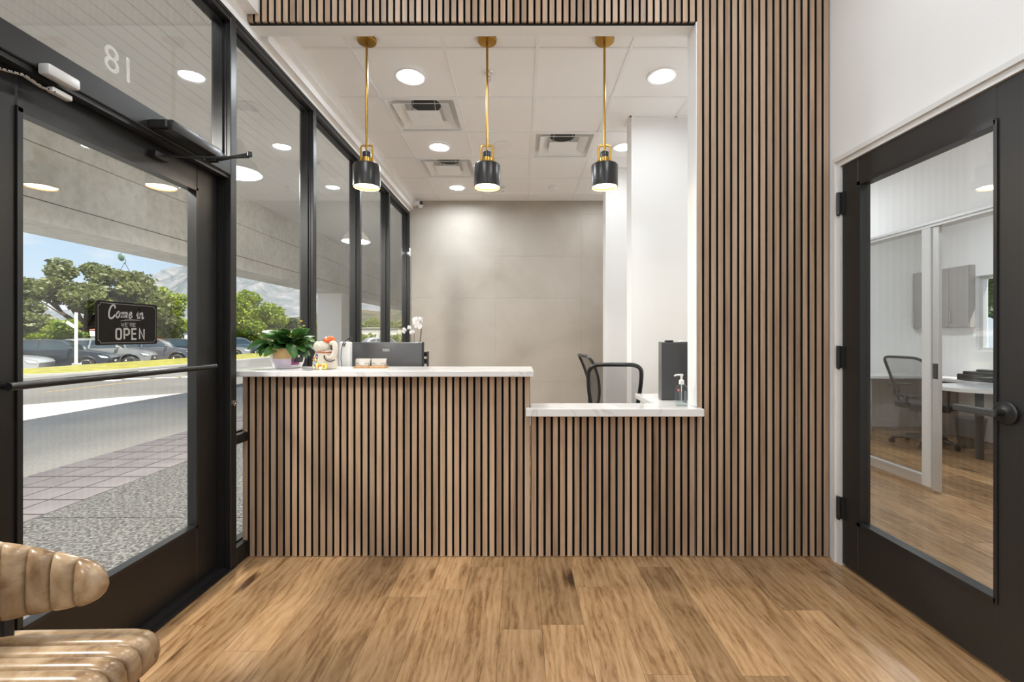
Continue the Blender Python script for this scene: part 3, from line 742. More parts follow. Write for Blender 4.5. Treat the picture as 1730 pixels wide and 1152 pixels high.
for i in range(80):
    az = 2*PI*i*.381966+rr.uniform(-.3, .3); lay = i/80
    el = -.3+1.35*lay+rr.uniform(-.35, .35); rad = .03+.06*rr.random()*(1.1-lay*.6)
    b = Vector((math.cos(az)*rad*1.1, math.sin(az)*rad*.8, .112+.085*lay*rr.uniform(.6, 1.2)))
    if rr.random() < .25: b.x *= 1.15
    stems.tube([(b.x*.2, b.y*.2, .1), (b.x*.6, b.y*.6, b.z*.92), b], .003, 5)
    place_leaf(meshes[rr.choice((0, 1, 2)) if rr.random() < .5 else rr.choice((3, 4, 5))], b, az, el, rr.uniform(-.5, .5), rr.uniform(.75, 1.1))
for az, el, b, sc in ((PI+.15, -.05, (-.10, -.03, .155), 1.2), (PI+.3, -.55, (-.085, -.06, .15), 1.0), (PI-.1, .25, (-.09, 0, .185), .9), (PI+.1, -.95, (-.10, -.05, .15), 1.0), (.1, -.2, (.09, -.04, .15), 1.1), (-.5, -.7, (.05, -.09, .145), 1.0), (-.25, .15, (.09, -.02, .17), 1)):
    place_leaf(meshes[rr.choice((2, 0, 5))], Vector(b), az, el, rr.uniform(-.3, .3), sc)
bud = MB().ell((0, 0, 0), (.0085, .0085, .007), 8, 5).ell((.008, .004, .003), (.006, .006, .005), 8, 4).ell((-.006, .006, .002), (.006, .006, .005), 8, 4).mesh('flower', True)
bud2 = bud.copy(); bud.materials.append(mat('yellow_petal', (.75, .52, .05), .5)); bud2.materials.append(LEAF[2])
for i in range(22):
    b = Vector((rr.uniform(.0, .125), rr.uniform(-.07, .04), rr.uniform(.17, .215)-.0))
    if b.x > .09: b.z -= .05
    if i < 6: b = Vector((rr.uniform(.03, .10), rr.uniform(-.03, .03), rr.uniform(.22, .285)))
    stems.tube([(b.x*.5, b.y*.5, .13), (b.x*.9, b.y*.9, b.z-.02), b], .002, 5)
    o = link('flower', bud if rr.random() < .55 else bud2, None, plant, b); o.scale = (rr.uniform(.7, 1.2),)*3
for pts in (((-.02, 0, .15), (-.03, 0, .22), (-.015, 0, .255), (.0, 0, .27)), ((-.04, 0, .16), (-.055, 0, .22), (-.075, 0, .25))): stems.tube(pts, .0022, 5)
for i in range(16):                                             # young upright leaves at the crown
    az = rr.uniform(0, 2*PI); b = Vector((rr.uniform(-.06, .08), rr.uniform(-.04, .05), rr.uniform(.16, .20)))
    stems.tube([(b.x*.4, b.y*.4, .12), b], .0025, 5); place_leaf(meshes[rr.choice((3, 4, 4, 5, 1))], b, az, rr.uniform(.5, 1.2), rr.uniform(-.8, .8), rr.uniform(.55, .85))
stems.build('stem', mat('green_stem', (.06, .12, .03), .6), plant, smooth=True)

# ceramic elephant
p = counter_pt(551, 623)
el = thing('ceramic_elephant', (p.x, p.y, UT), 'white ceramic elephant ornament with orange cap and coloured mosaic side', 'ornament')
CER = mat('cream_glaze', (.60, .54, .46), .15, coat=.6)
MB().lathe([(.0001, .002), (.058, .002), (.064, .008), (.066, .04), (.060, .085), (.050, .115), (.034, .135), (.0001, .142)], 28, M=Matrix.Diagonal((1, .8, 1))).build('body', CER, el, smooth=True, angle=60)
MB().ell((-.012, -.012, .128), (.052, .043, .036), 20, 12).ell((-.034, -.03, .13), (.028, .016, .031), 16, 10).build('head', CER, el, smooth=True)
MB().tube([(.012, -.01, .158), (.038, -.016, .160), (.056, -.022, .14), (.063, -.028, .11), (.062, -.036, .085), (.050, -.046, .068), (.034, -.052, .068), (.024, -.053, .078), (.028, -.052, .090)], .02, 14, radii=[.018, .021, .021, .019, .017, .0145, .012, .010, .008]).build('trunk', CER, el, smooth=True)
MB().tube([(.070, -.046, .055), (.050, -.058, .045), (.030, -.062, .050), (.016, -.062, .066), (.014, -.06, .082)], .0035, 6).tube([(.046, -.044, .14), (.05, -.045, .125), (.053, -.046, .112)], .004, 6).build('painted_line', mat('dark_brown_glaze', (.03, .02, .015), .3), el, smooth=True)
ORG = mat('orange_glaze', (.70, .13, .03), .2, coat=.5)
MB().ell((.024, -.012, .168), (.036, .032, .022), 18, 10).ell((.036, -.02, .178), (.02, .02, .014), 12, 8).ell((.006, -.014, .162), (.018, .02, .014), 12, 8).build('cap', ORG, el, smooth=True)
MB().ell((.03, -.028, .186), (.006, .006, .006), 8, 6).build('cap_dot', CER, el, smooth=True)
MB().lathe([(.052, .0), (.055, .004), (.052, .008)], 28, (0, -.004, .094), M=Matrix.Diagonal((1, .85, 1))).build('collar', mat('rust_glaze', (.45, .13, .05), .3), el, smooth=True)
cols = [(.75, .55, .1), (.05, .12, .3), (.85, .8, .72), (.7, .2, .05), (.8, .62, .3), (.3, .4, .5), (.55, .3, .1), (.9, .75, .15)]
cm = [mat('mosaic_glaze', c, .15, coat=.5) for c in cols]
rr = random.Random(9)
tile_m = MB().rbox(-.008, .008, -.004, .004, -.008, .008, .003, 1).mesh('mosaic_piece', True)
for i in range(90):
    z = rr.uniform(.008, .12); a = math.radians(rr.uniform(165, 272-z*500)); w = .068-.02*max(0, z-.05)/.06
    me = tile_m.copy(); me.materials.append(cm[i % 8])
    o = link('mosaic_piece', me, None, el, (w*math.cos(a)*1.02, w*.8*math.sin(a)*1.05, z)); o.rotation_euler = (rr.uniform(-.4, .4), rr.uniform(-.6, .6), a+PI/2); o.scale = (rr.uniform(.7, 1.2),)*3
MB().rbox(.0, .028, -.062, -.048, .002, .034, .004, 2).build('mosaic_block', cm[7], el)
MB().rbox(.006, .020, -.064, -.060, .008, .026, .002, 1).build('mosaic_block', cm[6], el)

# business card holder
p = counter_pt(627, 621.5)
ch = thing('card_holder', (p.x, p.y, UT), 'two-pocket business card holder of black wire on a wooden base', 'card holder')
OAKB = mat('oak_block', (.42, .24, .11), .45, var=.2, vscale=30)
for x0, x1, nm in ((-.095, -.002, 0), (.0, .095, 1)): MB().rbox(x0, x1, -.03-.004*nm, .03, 0, .014, .002, 1).build('wooden_base', OAKB, ch)
wire = MB()
for cx in (-.048, .048):
    wire.tube([(cx-.04, -.02, .014), (cx-.04, -.022, .03), (cx-.022, -.022, .03), (cx-.018, -.022, .022)], .0014, 5)
    wire.tube([(cx+.04, -.02, .014), (cx+.04, -.022, .03), (cx+.022, -.022, .03), (cx+.018, -.022, .022)], .0014, 5)
    wire.tube([(cx-.046, .012, .014), (cx-.046, .02, .058), (cx+.046, .02, .058), (cx+.046, .012, .014)], .0014, 5)
    wire.tube([(cx-.046, .018, .056), (cx-.046, -.02, .034)], .0012, 5); wire.tube([(cx+.046, .018, .056), (cx+.046, -.02, .034)], .0012, 5)
wire.build('wire_frame', BLACKM, ch, smooth=True)
CARD = mat('business_card', (.50, .47, .43), .5)
for i, cx in enumerate((-.048, .048)):
    for k in range(4):
        o = MB().box(-.043, .043, -.0004, .0004, 0, .042).build('card', CARD, ch); o.location = (cx, -.012+.008*k, .0145); o.rotation_euler.x = -.22+.03*k

# monitor seen from behind, on the staff desk
mon = thing('computer_monitor', (-.905, 3.08, .745), 'wide dark grey monitor seen from behind above the tall counter', 'monitor', rz=.0)
zt = at(0, 578, 3.08).z-.745
BACKM = mat('monitor_back', (.13, .13, .135), .3, .5)
MB().rbox(-.25, .25, -.012, .012, zt-.30, zt, .008, 3).build('back_shell', BACKM, mon, smooth=True)
MB().rbox(-.246, .246, .011, .014, zt-.295, zt-.005, .001, 1).build('screen', mat('dark_screen', (.01, .01, .012), .1), mon)
MB().rbox(.240, .252, -.014, .014, zt-.30, zt+.001, .003, 1).build('bezel', PLAST_B, mon)
MB().rbox(-.09, .09, -.03, -.010, .14, .24, .01, 2).tube([(0, -.03, .2), (0, -.045, .1), (0, -.03, .01)], .022, 10).lathe([(.0001, .012), (.10, .01), (.105, 0)], 24).build('stand', PLAST_G, mon, smooth=True)
bd = MB()
for i, w in enumerate((.006, .004, .006, .003, .006)): bd.box(-.022+.0095*i, -.022+.0095*i+w, -.0135, -.0118, zt-.052, zt-.045)
bd.box(-.022, .022, -.0135, -.0118, zt-.060, zt-.057); bd.build('badge', VINYL, mon)
p = at(720, 607, 3.14)
br = thing('headset_stand', (p.x, p.y, .745), 'narrow dark bracket standing just right of the monitor', 'stand')
zb = p.z-.745
MB().rbox(.008, .016, -.02, .02, 0, zb+.055, .002, 1).build('post', PLAST_G, br)
MB().rbox(-.020, .010, -.012, .012, zb+.02, zb+.052, .003, 1).rbox(-.016, .010, -.012, .012, zb-.03, zb+.005, .003, 1).build('hook', PLAST_B, br)
MB().rbox(-.04, .05, -.05, .05, 0, .012, .004, 1).build('foot', PLAST_G, br)
# white router with cable
p = at(584, 575, 3.0)
rt = thing('wifi_router', (p.x, 3.0, .745), 'upright white router with a black plug between the elephant and the monitor', 'router')
hh = p.z-.745-.008
MB().rbox(-.034, .036, -.03, .03, 0, hh, .012, 3).build('housing', PLAST_W, rt, smooth=True)
MB().tube([(.052, -.02, hh+.022), (.035, -.02, hh+.022), (.02, -.02, hh+.014)], .008, 8, radii=[.009, .008, .005]).build('plug', PLAST_B, rt, smooth=True)
MB().tube([(.02, -.02, hh+.014), (.0, -.034, hh), (-.006, -.034, hh-.02), (.004, -.035, hh-.03), (.012, -.034, hh-.005)], .0035, 6).tube([(.0, -.034, hh-.005), (-.016, -.034, hh-.05), (-.018, -.034, hh-.11), (-.01, -.034, hh-.17), (-.018, -.034, hh-.24), (-.01, -.034, .05)], .002, 5).build('cable', PLAST_B, rt, smooth=True)
# orchid
p = at(711, 590, 3.3)
orc = thing('orchid', (p.x, 3.3, .745), 'white orchid flowering behind the monitor', 'plant')
MB().lathe([(.0001, 0), (.05, 0), (.062, .05), (.066, .11), (.062, .112), (.055, .10), (.0001, .10)], 24).build('pot', POTM, orc, smooth=True)
ol = leaf_mesh(.2, .03, .4, 0)
ol.materials.append(LEAF[0])
for a in (0, 2.2, 4.3):
    o = link('leaf', ol, None, orc, (0, 0, .1)); d = Vector((math.cos(a), math.sin(a), .5)).normalized(); o.rotation_mode = 'QUATERNION'; o.rotation_quaternion = d.to_track_quat('Y', 'Z')
def oz(px, py): q = at(px, py, 3.3); return Vector((q.x-p.x, 0, q.z-.745))
MB().tube([(0, 0, .1), (.004, .01, .25), oz(709, 600), oz(710, 575), oz(712, 556), oz(708, 545)], .0032, 6).tube([(-.01, 0, .1), (-.03, 0, .3), oz(699, 590), oz(700, 560), oz(692, 556)], .002, 6).build('stem', mat('orchid_stem', (.06, .045, .03), .6), orc, smooth=True)
PET = leafmat('white_petal', (.86, .84, .84), (.92, .90, .90), .35, 20)
def petal(L, Wd, ang, tilt):
    vs = [(0, 0, 0)]; n = 10
    for i in range(n+1):
        a = PI*i/n; vs.append((Wd*math.cos(a)*(.9), L*.55+L*.45*math.sin(a) if 0 < i < n else L*.4, .006*math.sin(a)))
    M = Matrix.Rotation(ang, 4, 'Z') @ Matrix.Rotation(tilt, 4, 'X')
    return [M @ Vector(q) for q in vs], [(0, i, i+1) for i in range(1, n+1)]
fm = MB()
for i in range(3): fm.add(*petal(.034, .013, 2*PI*i/3, .25))
for i in (0, 1): fm.add(*petal(.036, .022, (1 if i else -1)*PI/2.4, .35))
fm.ell((0, -.006, .008), (.006, .008, .006), 8, 5)
fmesh = fm.mesh('flower', True, 60); fmesh.materials.append(PET)
for i, (px, py, s, r) in enumerate(((704, 541, 1.0, .2), (713, 540, .9, -.5), (706, 551, 1.1, .6), (699, 547, .7, 1.2), (686, 558, .9, -.7), (691, 554, .7, 1.0), (697, 561, .75, .4))):
    o = link('flower', fmesh, None, orc, oz(px, py)+Vector((0, -.02, 0))); o.rotation_euler = (PI/2+.2*math.sin(i*2), .7*math.sin(i*3+r), r); o.scale = (s*.85,)*3

# ------------------------------------------------------------------ things on the low counter
p = atz(1154, 687, LT)
san = thing('sanitizer_bottle', (p.x, p.y+.025, LT), 'clear hand sanitizer pump bottle at the right end of the low counter', 'bottle', rz=.0)
CLEAR = glass_mat('clear_plastic', (.93, .95, .95), 1.4, .05)
def rrect(r, z, sx=1, sy=.62, n=24, p=.6): return [(r*sx*math.copysign(abs(math.cos(2*PI*k/n))**p, math.cos(2*PI*k/n)), r*sy*math.copysign(abs(math.sin(2*PI*k/n))**p, math.sin(2*PI*k/n)), z) for k in range(n)]
def loft(rings, cap=True):
    n = len(rings[0]); m = MB(); vs = [q for r in rings for q in r]
    fs = [(i*n+k, i*n+(k+1) % n, (i+1)*n+(k+1) % n, (i+1)*n+k) for i in range(len(rings)-1) for k in range(n)]
    if cap: fs += [tuple(range(n-1, -1, -1)), tuple((len(rings)-1)*n+k for k in range(n))]
    return m.add(vs, fs)
loft([rrect(.033, 0), rrect(.035, .006), rrect(.035, .085), rrect(.033, .105), rrect(.022, .120, p=.8), rrect(.012, .126, sy=1, p=1)]).build('bottle', CLEAR, san, smooth=True)
loft([rrect(.030, .004), rrect(.031, .08), rrect(.0305, .082)]).build('gel', glass_mat('sanitizer_gel', (.90, .93, .93), 1.34), san, smooth=True)
MB().box(-.020, -.008, -.0228, -.0222, .035, .082).box(.006, .020, -.0228, -.0222, .022, .09).build('label', mat('grey_label', (.16, .17, .19), .5), san)
MB().box(-.030, -.018, -.0218, -.0212, .086, .10).build('label', mat('red_label', (.7, .2, .22), .5), san)
MB().tube([(0, 0, .126), (0, 0, .02)], .0025, 6).build('dip_tube', PLAST_W, san)
MB().lathe([(.014, .124), (.0145, .126), (.014, .146), (.009, .150), (.006, .152), (.006, .172), (.0001, .172)], 18).tube([(.008, 0, .176), (-.01, 0, .178), (-.034, 0, .176), (-.04, 0, .170)], .005, 8).lathe([(.009, .170), (.010, .182), (.0001, .183)], 14).build('pump', PLAST_W, san, smooth=True)
p = atz(1119, 676, LT)
pc = thing('computer_tower', (p.x+.15, p.y+.01, LT-.002), 'dark grey computer tower standing on the return desk', 'computer')
MB().rbox(-.15, .20, 0, .05, 0, .362, .006, 2).build('case', PLAST_G, pc)
MB().rbox(-.156, -.149, -.004, .054, 0, .365, .004, 2).build('front_panel', mat('mid_grey_plastic', (.16, .16, .16), .35), pc)
MB().rbox(-.12, -.075, .005, .045, .362, .374, .003, 1).build('usb_dongle', PLAST_B, pc)
MB().rbox(-.03, .02, .005, .045, .362, .371, .003, 1).build('dock', PLAST_W, pc)

# ------------------------------------------------------------------ office chairs
MESHF = None
def mesh_fabric():
    m, t, p = new_mat('mesh_fabric'); p.inputs['Base Color'].default_value = (.05, .05, .05, 1); p.inputs['Roughness'].default_value = .8
    tr = N(t, 'ShaderNodeBsdfTransparent'); ms = N(t, 'ShaderNodeMixShader'); ms.inputs[0].default_value = .42
    t.links.new(tr.outputs[0], ms.inputs[1]); t.links.new(p.outputs[0], ms.inputs[2]); t.links.new(ms.outputs[0], t.nodes['Material Output'].inputs[0]); return m
MESHF = mesh_fabric(); SEATF = mat('charcoal_fabric', (.045, .045, .047), .9, bump=.2, bscale=200)
def office_chair(loc, rz, label, top=1.03, w=.20, group=None, arms=False):
    """faces local +Y; the back leans towards -Y"""
    t = thing('office_chair', loc, label, 'office chair', rz=rz, group=group)
    zs = .47
    def prof(z): u = (z-zs)/(top-zs); return -.20-.03*math.sin(PI*u)*-1-.10*u*u
    loop = []
    for x, u in ((-w*.72, .02), (-w*.86, .25), (-w*.98, .55), (-w*1.02, .80), (-w*.96, .93), (-w*.72, .99), (-w*.3, 1.0), (w*.3, 1.0), (w*.72, .99), (w*.96, .93), (w*1.02, .80), (w*.98, .55), (w*.86, .25), (w*.72, .02)):
        z = zs+.09+u*(top-zs-.09); loop.append((x, prof(z)-.03*(1-(x/w)**2), z))
    # smooth the outline
    pts = []
    for i in range(len(loop)-1):
        a, b, c, d = (Vector(loop[max(0, min(len(loop)-1, i+k))]) for k in (-1, 0, 1, 2))
        for s in (0, .25, .5, .75): pts.append(.5*((2*b)+(c-a)*s+(2*a-5*b+4*c-d)*s*s+(3*b-a-3*c+d)*s**3))
    pts.append(Vector(loop[-1]))
    MB().tube(pts, .015, 8, cap=True).tube([pts[0], (0, pts[0].y-.02, pts[0].z-.02), pts[-1]], .018, 8).build('back_frame', BLACKM, t, smooth=True)
    vs = []; fs = []; nz, nx = 10, 8
    for i in range(nz+1):
        u = .03+.95*i/nz; z = zs+.09+u*(top-zs-.09); hw = w*(.72+.30*min(1, u*1.25)**.8)*.95*(1 if u < .9 else 1-.8*(u-.9))
        for j in range(nx+1): x = hw*(-1+2*j/nx); vs.append((x, prof(z)-.03*(1-(x/w)**2)+.004, z))
    for i in range(nz):
        for j in range(nx): fs.append((i*(nx+1)+j, i*(nx+1)+j+1, (i+1)*(nx+1)+j+1, (i+1)*(nx+1)+j))
    MB().add(vs, fs).build('back_mesh', MESHF, t, smooth=True)
    loft([[(q[0]*1.0, q[1]+.03, q[2]) for q in rrect(.235, z_, 1, .98, 28, .55)] for z_ in (zs-.05, zs-.03)]+[[(q[0]*s_, q[1]*s_+.03, z_) for q in rrect(.245, 0, 1, .98, 28, .55)] for s_, z_ in ((1, zs-.01), (.97, zs+.008), (.85, zs+.015))]).build('seat', SEATF, t, smooth=True, angle=60)
    MB().tube([(0, -.02, zs-.05), (0, -.16, zs-.05), (0, -.25, zs+.03), (0, pts[0].y-.03, pts[0].z)], .022, 8).box(-.09, .09, -.10, .10, zs-.085, zs-.045).build('mechanism', BLACKM, t, smooth=True)
    for s in (-1, 1) if arms else ():
        MB().tube([(s*.12, .0, zs-.06), (s*.265, -.0, zs-.05), (s*.275, -.03, zs+.03), (s*.275, -.03, zs+.18)], .014, 8).rbox(s*.275-.04, s*.275+.04, -.14, .11, zs+.18, zs+.205, .010, 2).build('armrest', BLACKM, t, smooth=True)
    MB().tube([(0, 0, zs-.08), (0, 0, .09)], .026, 12).build('gas_lift', PLAST_G, t, smooth=True)
    bs = MB()
    for k in range(5):
        a = 2*PI*k/5+.3; bs.tube([(0, 0, .10), (.15*math.cos(a), .15*math.sin(a), .088), (.29*math.cos(a), .29*math.sin(a), .066)], .02, 8, radii=[.026, .021, .016])
    bs.build('star_base', BLACKM, t, smooth=True)
    for k in range(5):
        a = 2*PI*k/5+.3
        MB().lathe([(.0001, -.02), (.022, -.02), (.028, -.015), (.028, .015), (.022, .02), (.0001, .02)], 14, (.29*math.cos(a), .29*math.sin(a), .028), axis='X').build('caster', RUBBER, t, smooth=True)
    return t
office_chair((.715, 3.55, 0), -.12, 'black mesh office chair seen through its arched back frame behind the low counter', top=1.035, w=.185)
office_chair((.93, 4.58, 0), -PI/2+.15, 'black mesh office chair seen edge-on, left of the arched one', top=1.045, w=.19)
# ------------------------------------------------------------------ on the entrance door
closer = thing('door_closer', (-1.45, 2.04, 2.09), 'black hydraulic door closer with a long arm above the entrance door', 'door closer')
MB().rbox(SX1, -1.44, 1.885, 2.205, 2.092, 2.138, .006, 2).rbox(SX1, -1.455, 1.87, 1.886, 2.098, 2.132, .004, 1).rbox(-1.475, -1.455, 2.06, 2.085, 2.138, 2.150, .003, 1).build('body', BLACKM, closer, world=True, smooth=True)
MB().tube([(-1.47, 2.165, 2.092), (-1.47, 2.165, 2.066)], .012, 12).rbox(-1.49, -1.44, 2.15, 2.18, 2.066, 2.078, .003, 1).build('pinion', BLACKM, closer, world=True, smooth=True)
MB().tube([(-1.46, 2.165, 2.072), (-1.36, 2.14, 2.078), (-1.262, 2.115, 2.082)], .009, 8, flat=.8).lathe([(.0001, -.010), (.012, -.010), (.012, .010), (.0001, .010)], 14, (-1.258, 2.114, 2.082)).build('arm', BLACKM, closer, world=True, smooth=True)
MB().tube([(-1.258, 2.114, 2.070), (-1.40, 2.06, 2.045), (LX1+.02, 1.99, 2.025)], .006, 8).rbox(LX1, LX1+.03, 1.955, 2.03, 2.01, 2.04, .004, 1).build('link_arm', BLACKM, closer, world=True, smooth=True)
dc = thing('door_holder', (-1.5, 1.48, 2.09), 'pale grey holder box with a perforated arm at the top of the entrance door', 'door holder')
PGREY = mat('pale_grey_metal', (.62, .61, .59), .4, .2)
MB().rbox(SX1, -1.49, 1.438, 1.545, 2.068, 2.105, .008, 2).build('box', PGREY, dc, world=True, smooth=True)
arm = MB()
pts = [atx(-20, 110, -1.50), atx(10, 119, -1.50), atx(40, 127, -1.50), atx(70, 147, -1.51), atx(100, 160, -1.52)]
for a, b in zip(pts, pts[1:]): arm.tube([a, b], .0085, 6, flat=.35)
e = pts[-1]; arm.rbox(e.x-.012, e.x+.012, e.y-.03, e.y+.035, e.z-.006, e.z+.012, .003, 1)
arm.build('arm', PGREY, dc, world=True)
hol = MB()
for a, b in zip(pts, pts[1:]):
    for s in (.25, .6, .9): q = a.lerp(b, s); hol.lathe([(.0001, .0087), (.0028, .0087)], 8, (q.x+.0, q.y, q.z), axis='X')
hol.build('punched_hole', PLAST_B, dc, world=True)

# hanging sign (faces the room, +X); u runs along +Y, v along Z
SGX = -1.598; sy0, sy1, sz0, sz1 = 1.712, 2.0, 1.204, 1.374
sign = thing('open_sign', (SGX, (sy0+sy1)/2, sz0), 'small black sign reading Come in we\'re open, hung on the glass door', 'sign')
def rr_poly(a, b, c, d, r, n=5):
    P = []
    for cx, cy, s in ((b-r, d-r, 0), (a+r, d-r, 1), (a+r, c+r, 2), (b-r, c+r, 3)):
        for i in range(n+1):
            t_ = PI/2*(s+i/n); P.append((cx+r*math.cos(t_), cy+r*math.sin(t_)))
    return P
SIGNB = mat('sign_black', (.009, .007, .006), .4, spec=.15)
SIGNL = mat('sign_lettering', (.42, .41, .39), .7, spec=.1)
MB().prism(rr_poly(sy0, sy1, sz0, sz1, .008), lambda p: (SGX-.002, p[0], p[1]), lambda p: (SGX+.002, p[0], p[1])).build('plate', SIGNB, sign, world=True)
def ribbon(mb, pts, w, closed=False, X=SGX+.0026):
    pts = [Vector((p[0], p[1])) for p in pts]; n = len(pts); L = []; Rr = []
    for i, p in enumerate(pts):
        a = pts[(i-1) % n] if (closed or i > 0) else p; b = pts[(i+1) % n] if (closed or i < n-1) else p
        d1_ = (p-a).normalized() if (p-a).length > 1e-9 else (b-p).normalized(); d2_ = (b-p).normalized() if (b-p).length > 1e-9 else d1_
        n1 = Vector((-d1_.y, d1_.x)); n2 = Vector((-d2_.y, d2_.x)); m = (n1+n2)
        m = m.normalized() if m.length > 1e-6 else n1; k = 1/max(.5, m.dot(n1)); ww = w[i] if hasattr(w, '__len__') else w
        L.append(p+m*ww/2*k); Rr.append(p-m*ww/2*k)
    vs = [(X, q.x, q.y) for q in L]+[(X, q.x, q.y) for q in Rr]
    fs = [(i, (i+1) % n, n+(i+1) % n, n+i) for i in range(n if closed else n-1)]
    mb.add(vs, fs)
def smooth_pl(pts, k=6):
    pts = [Vector(p) for p in pts]; out = []
    for i in range(len(pts)-1):
        a, b, c, d = (pts[max(0, min(len(pts)-1, i+j))] for j in (-1, 0, 1, 2))
        for s in range(k):
            s /= k; out.append(.5*((2*b)+(c-a)*s+(2*a-5*b+4*c-d)*s*s+(3*b-a-3*c+d)*s**3))
    return out+[pts[-1]]
sw, sh = sy1-sy0, sz1-sz0
def U(u, v): return (sy0+u*sw, sz1-v*sh)                      # v measured down from the top of the sign
bdr = MB()
i_, c_ = .028, .055
P = []
for (cx, cy, a0) in ((1-i_, 1-i_*sw/sh, 180), (i_, 1-i_*sw/sh, 270), (i_, i_*sw/sh, 0), (1-i_, i_*sw/sh, 90)):
    arc = [(cx+.034*math.cos(math.radians(-a0+ -t*18 if False else a0)), cy) for t in range(1)]
    s = []
    for t in range(6):
        a = math.radians({(True, True): -90-18*t, (False, True): 0-18*t, (False, False): 90-18*t, (True, False): 180-18*t}[(cx > .5, cy > .5)])
        s.append(U(cx+.036*math.cos(a), cy-.036*math.sin(a)*-1*sw/sh*-1))
    P.append(s)
def corner(cx, cy, sx, sy):       # concave quarter circle cut into the border corner
    return [U(cx-sx*.036*math.cos(math.radians(18*t)) if True else 0, cy-sy*.036*math.sin(math.radians(18*t))*sw/sh) for t in range(6)]
x0b, x1b, y0b, y1b = i_, 1-i_, i_*sw/sh, 1-i_*sw/sh
loop = corner(x0b, y0b, -1, -1)[::1]+corner(x0b, y1b, -1, 1)[::-1]
loop = corner(x0b, y0b, -1, -1)+[*corner(x0b, y1b, -1, 1)[::-1]][0:0]
loop = corner(x1b, y0b, 1, -1)[::1]                            # top right, from along-top end to right-side end
loop = loop+corner(x1b, y1b, 1, 1)[::-1]+corner(x0b, y1b, -1, 1)+corner(x0b, y0b, -1, -1)[::-1]
ribbon(bdr, loop, .0011, closed=True); bdr.build('border', SIGNL, sign, world=True)
lt = MB(); TH = .0062
def script(strokes, x, sx, y, sy, w):                          # glyph space: x right, y up from the baseline, slanted
    for s in strokes:
        ribbon(lt, [U(x+sx*(q.x+.18*q.y), y-sy*q.y) for q in smooth_pl(s)], w)
bx, by, ks, kv = .17, .365, .098, .205
script([[(.95, 1.02), (.80, 1.32), (.55, 1.38), (.25, 1.15), (.08, .6), (.16, .1), (.45, -.12), (.8, .0), (1.05, .3)]], bx, ks, by, kv, .0068)
ox = bx+.115
script([[(.62, .6), (.35, .68), (.10, .38), (.16, .06), (.42, 0), (.66, .28), (.60, .58), (.45, .5), (.80, .55)]], ox, ks*.92, by, kv, TH*.85)
mx_ = ox+.078
script([[(.1, .62), (.14, .3), (.1, .0)], [(.1, .2), (.3, .6), (.44, .5), (.42, .0)], [(.44, .25), (.64, .62), (.78, .48), (.76, .0)], [(.78, .3), (.96, .62), (1.10, .5), (1.06, .1), (1.22, .05)]], mx_, ks*.92, by, kv, TH*.8)
ex = mx_+.125
script([[(.12, .3), (.45, .36), (.52, .58), (.34, .68), (.12, .42), (.14, .1), (.38, -.02), (.72, .25)]], ex, ks*.92, by, kv, TH*.85)
ix = ex+.135
script([[(.0, .3), (.2, .66), (.22, .3), (.26, .02), (.42, .1)], [(.26, .95), (.30, .93)]], ix, ks*.92, by, kv, TH*.9)
lt.lathe([(.0001, SGX+.0026), (.0045, SGX+.0026)], 12, (0, *U(ix+.055, .155)), axis='X')
nx_ = ix+.05
script([[(.05, .66), (.08, .3), (.06, -.02)], [(.07, .25), (.30, .64), (.52, .62), (.56, .3), (.54, .06), (.66, -.02), (.84, .2)]], nx_, ks*.92, by, kv, TH*.9)
ribbon(lt, [U(u, v) for u, v in ((.355, .445), (.45, .418), (.55, .408), (.70, .412))], [.0006, .0024, .0028, .0008])
def block(glyphs, x, y, gw, gh, gap, w):                       # sans capitals as strokes; y is the top
    for g in glyphs:
        if g == "'": ribbon(lt, [U(x+.1*gw, y), U(x+.05*gw, y+gh*.3)], w); x += gap+.15*gw; continue
        ww = gw*(1.35 if g == 'W' else 1)
        G = {'W': [[(0, 0), (.25, 1), (.5, .25), (.75, 1), (1, 0)]], 'E': [[(.95, 0), (0, 0), (0, 1), (.95, 1)], [(0, .48), (.85, .48)]],
             'R': [[(0, 1), (0, 0), (.7, 0), (1, .15), (1, .38), (.7, .53), (0, .53)], [(.5, .53), (1, 1)]], 'P': [[(0, 1), (0, 0), (.7, 0), (1, .14), (1, .44), (.7, .58), (0, .58)]],
             'N': [[(0, 1), (0, 0), (1, 1), (1, 0)]], 'O': [[(.5, 0), (.9, .06), (1, .2), (1, .8), (.9, .94), (.5, 1), (.1, .94), (0, .8), (0, .2), (.1, .06), (.5, 0)]]}[g]
        for s in G: ribbon(lt, [U(x+ww*a, y+gh*b) for a, b in s], w)
        x += ww+gap
block("WE'RE", .375, .485, .036, .085, .019, .0021)
block("OPEN", .295, .625, .078, .245, .050, .0075)
lt.build('lettering', SIGNL, sign, world=True)
hp = Vector((SGX, 1.838, 1.535))
MB().tube([(SGX, sy0+.033, sz1-.008), (SGX, hp.y, hp.z), (SGX, sy1-.033, sz1-.008)], .0011, 5).build('cord', PLAST_B, sign, world=True)
hk = MB().lathe([(.0001, -1.6115), (.016, -1.611), (.010, -1.606), (.005, -1.602), (.0001, -1.602)], 16, (0, hp.y, hp.z+.022), axis='X', ).tube([(-1.603, hp.y, hp.z+.02), (-1.594, hp.y, hp.z+.012), (-1.594, hp.y, hp.z-.002), (-1.600, hp.y, hp.z-.004)], .0018, 6)
hk.build('suction_hook', mat('green_clear_plastic', (.25, .38, .30), .2), sign, world=True, smooth=True)

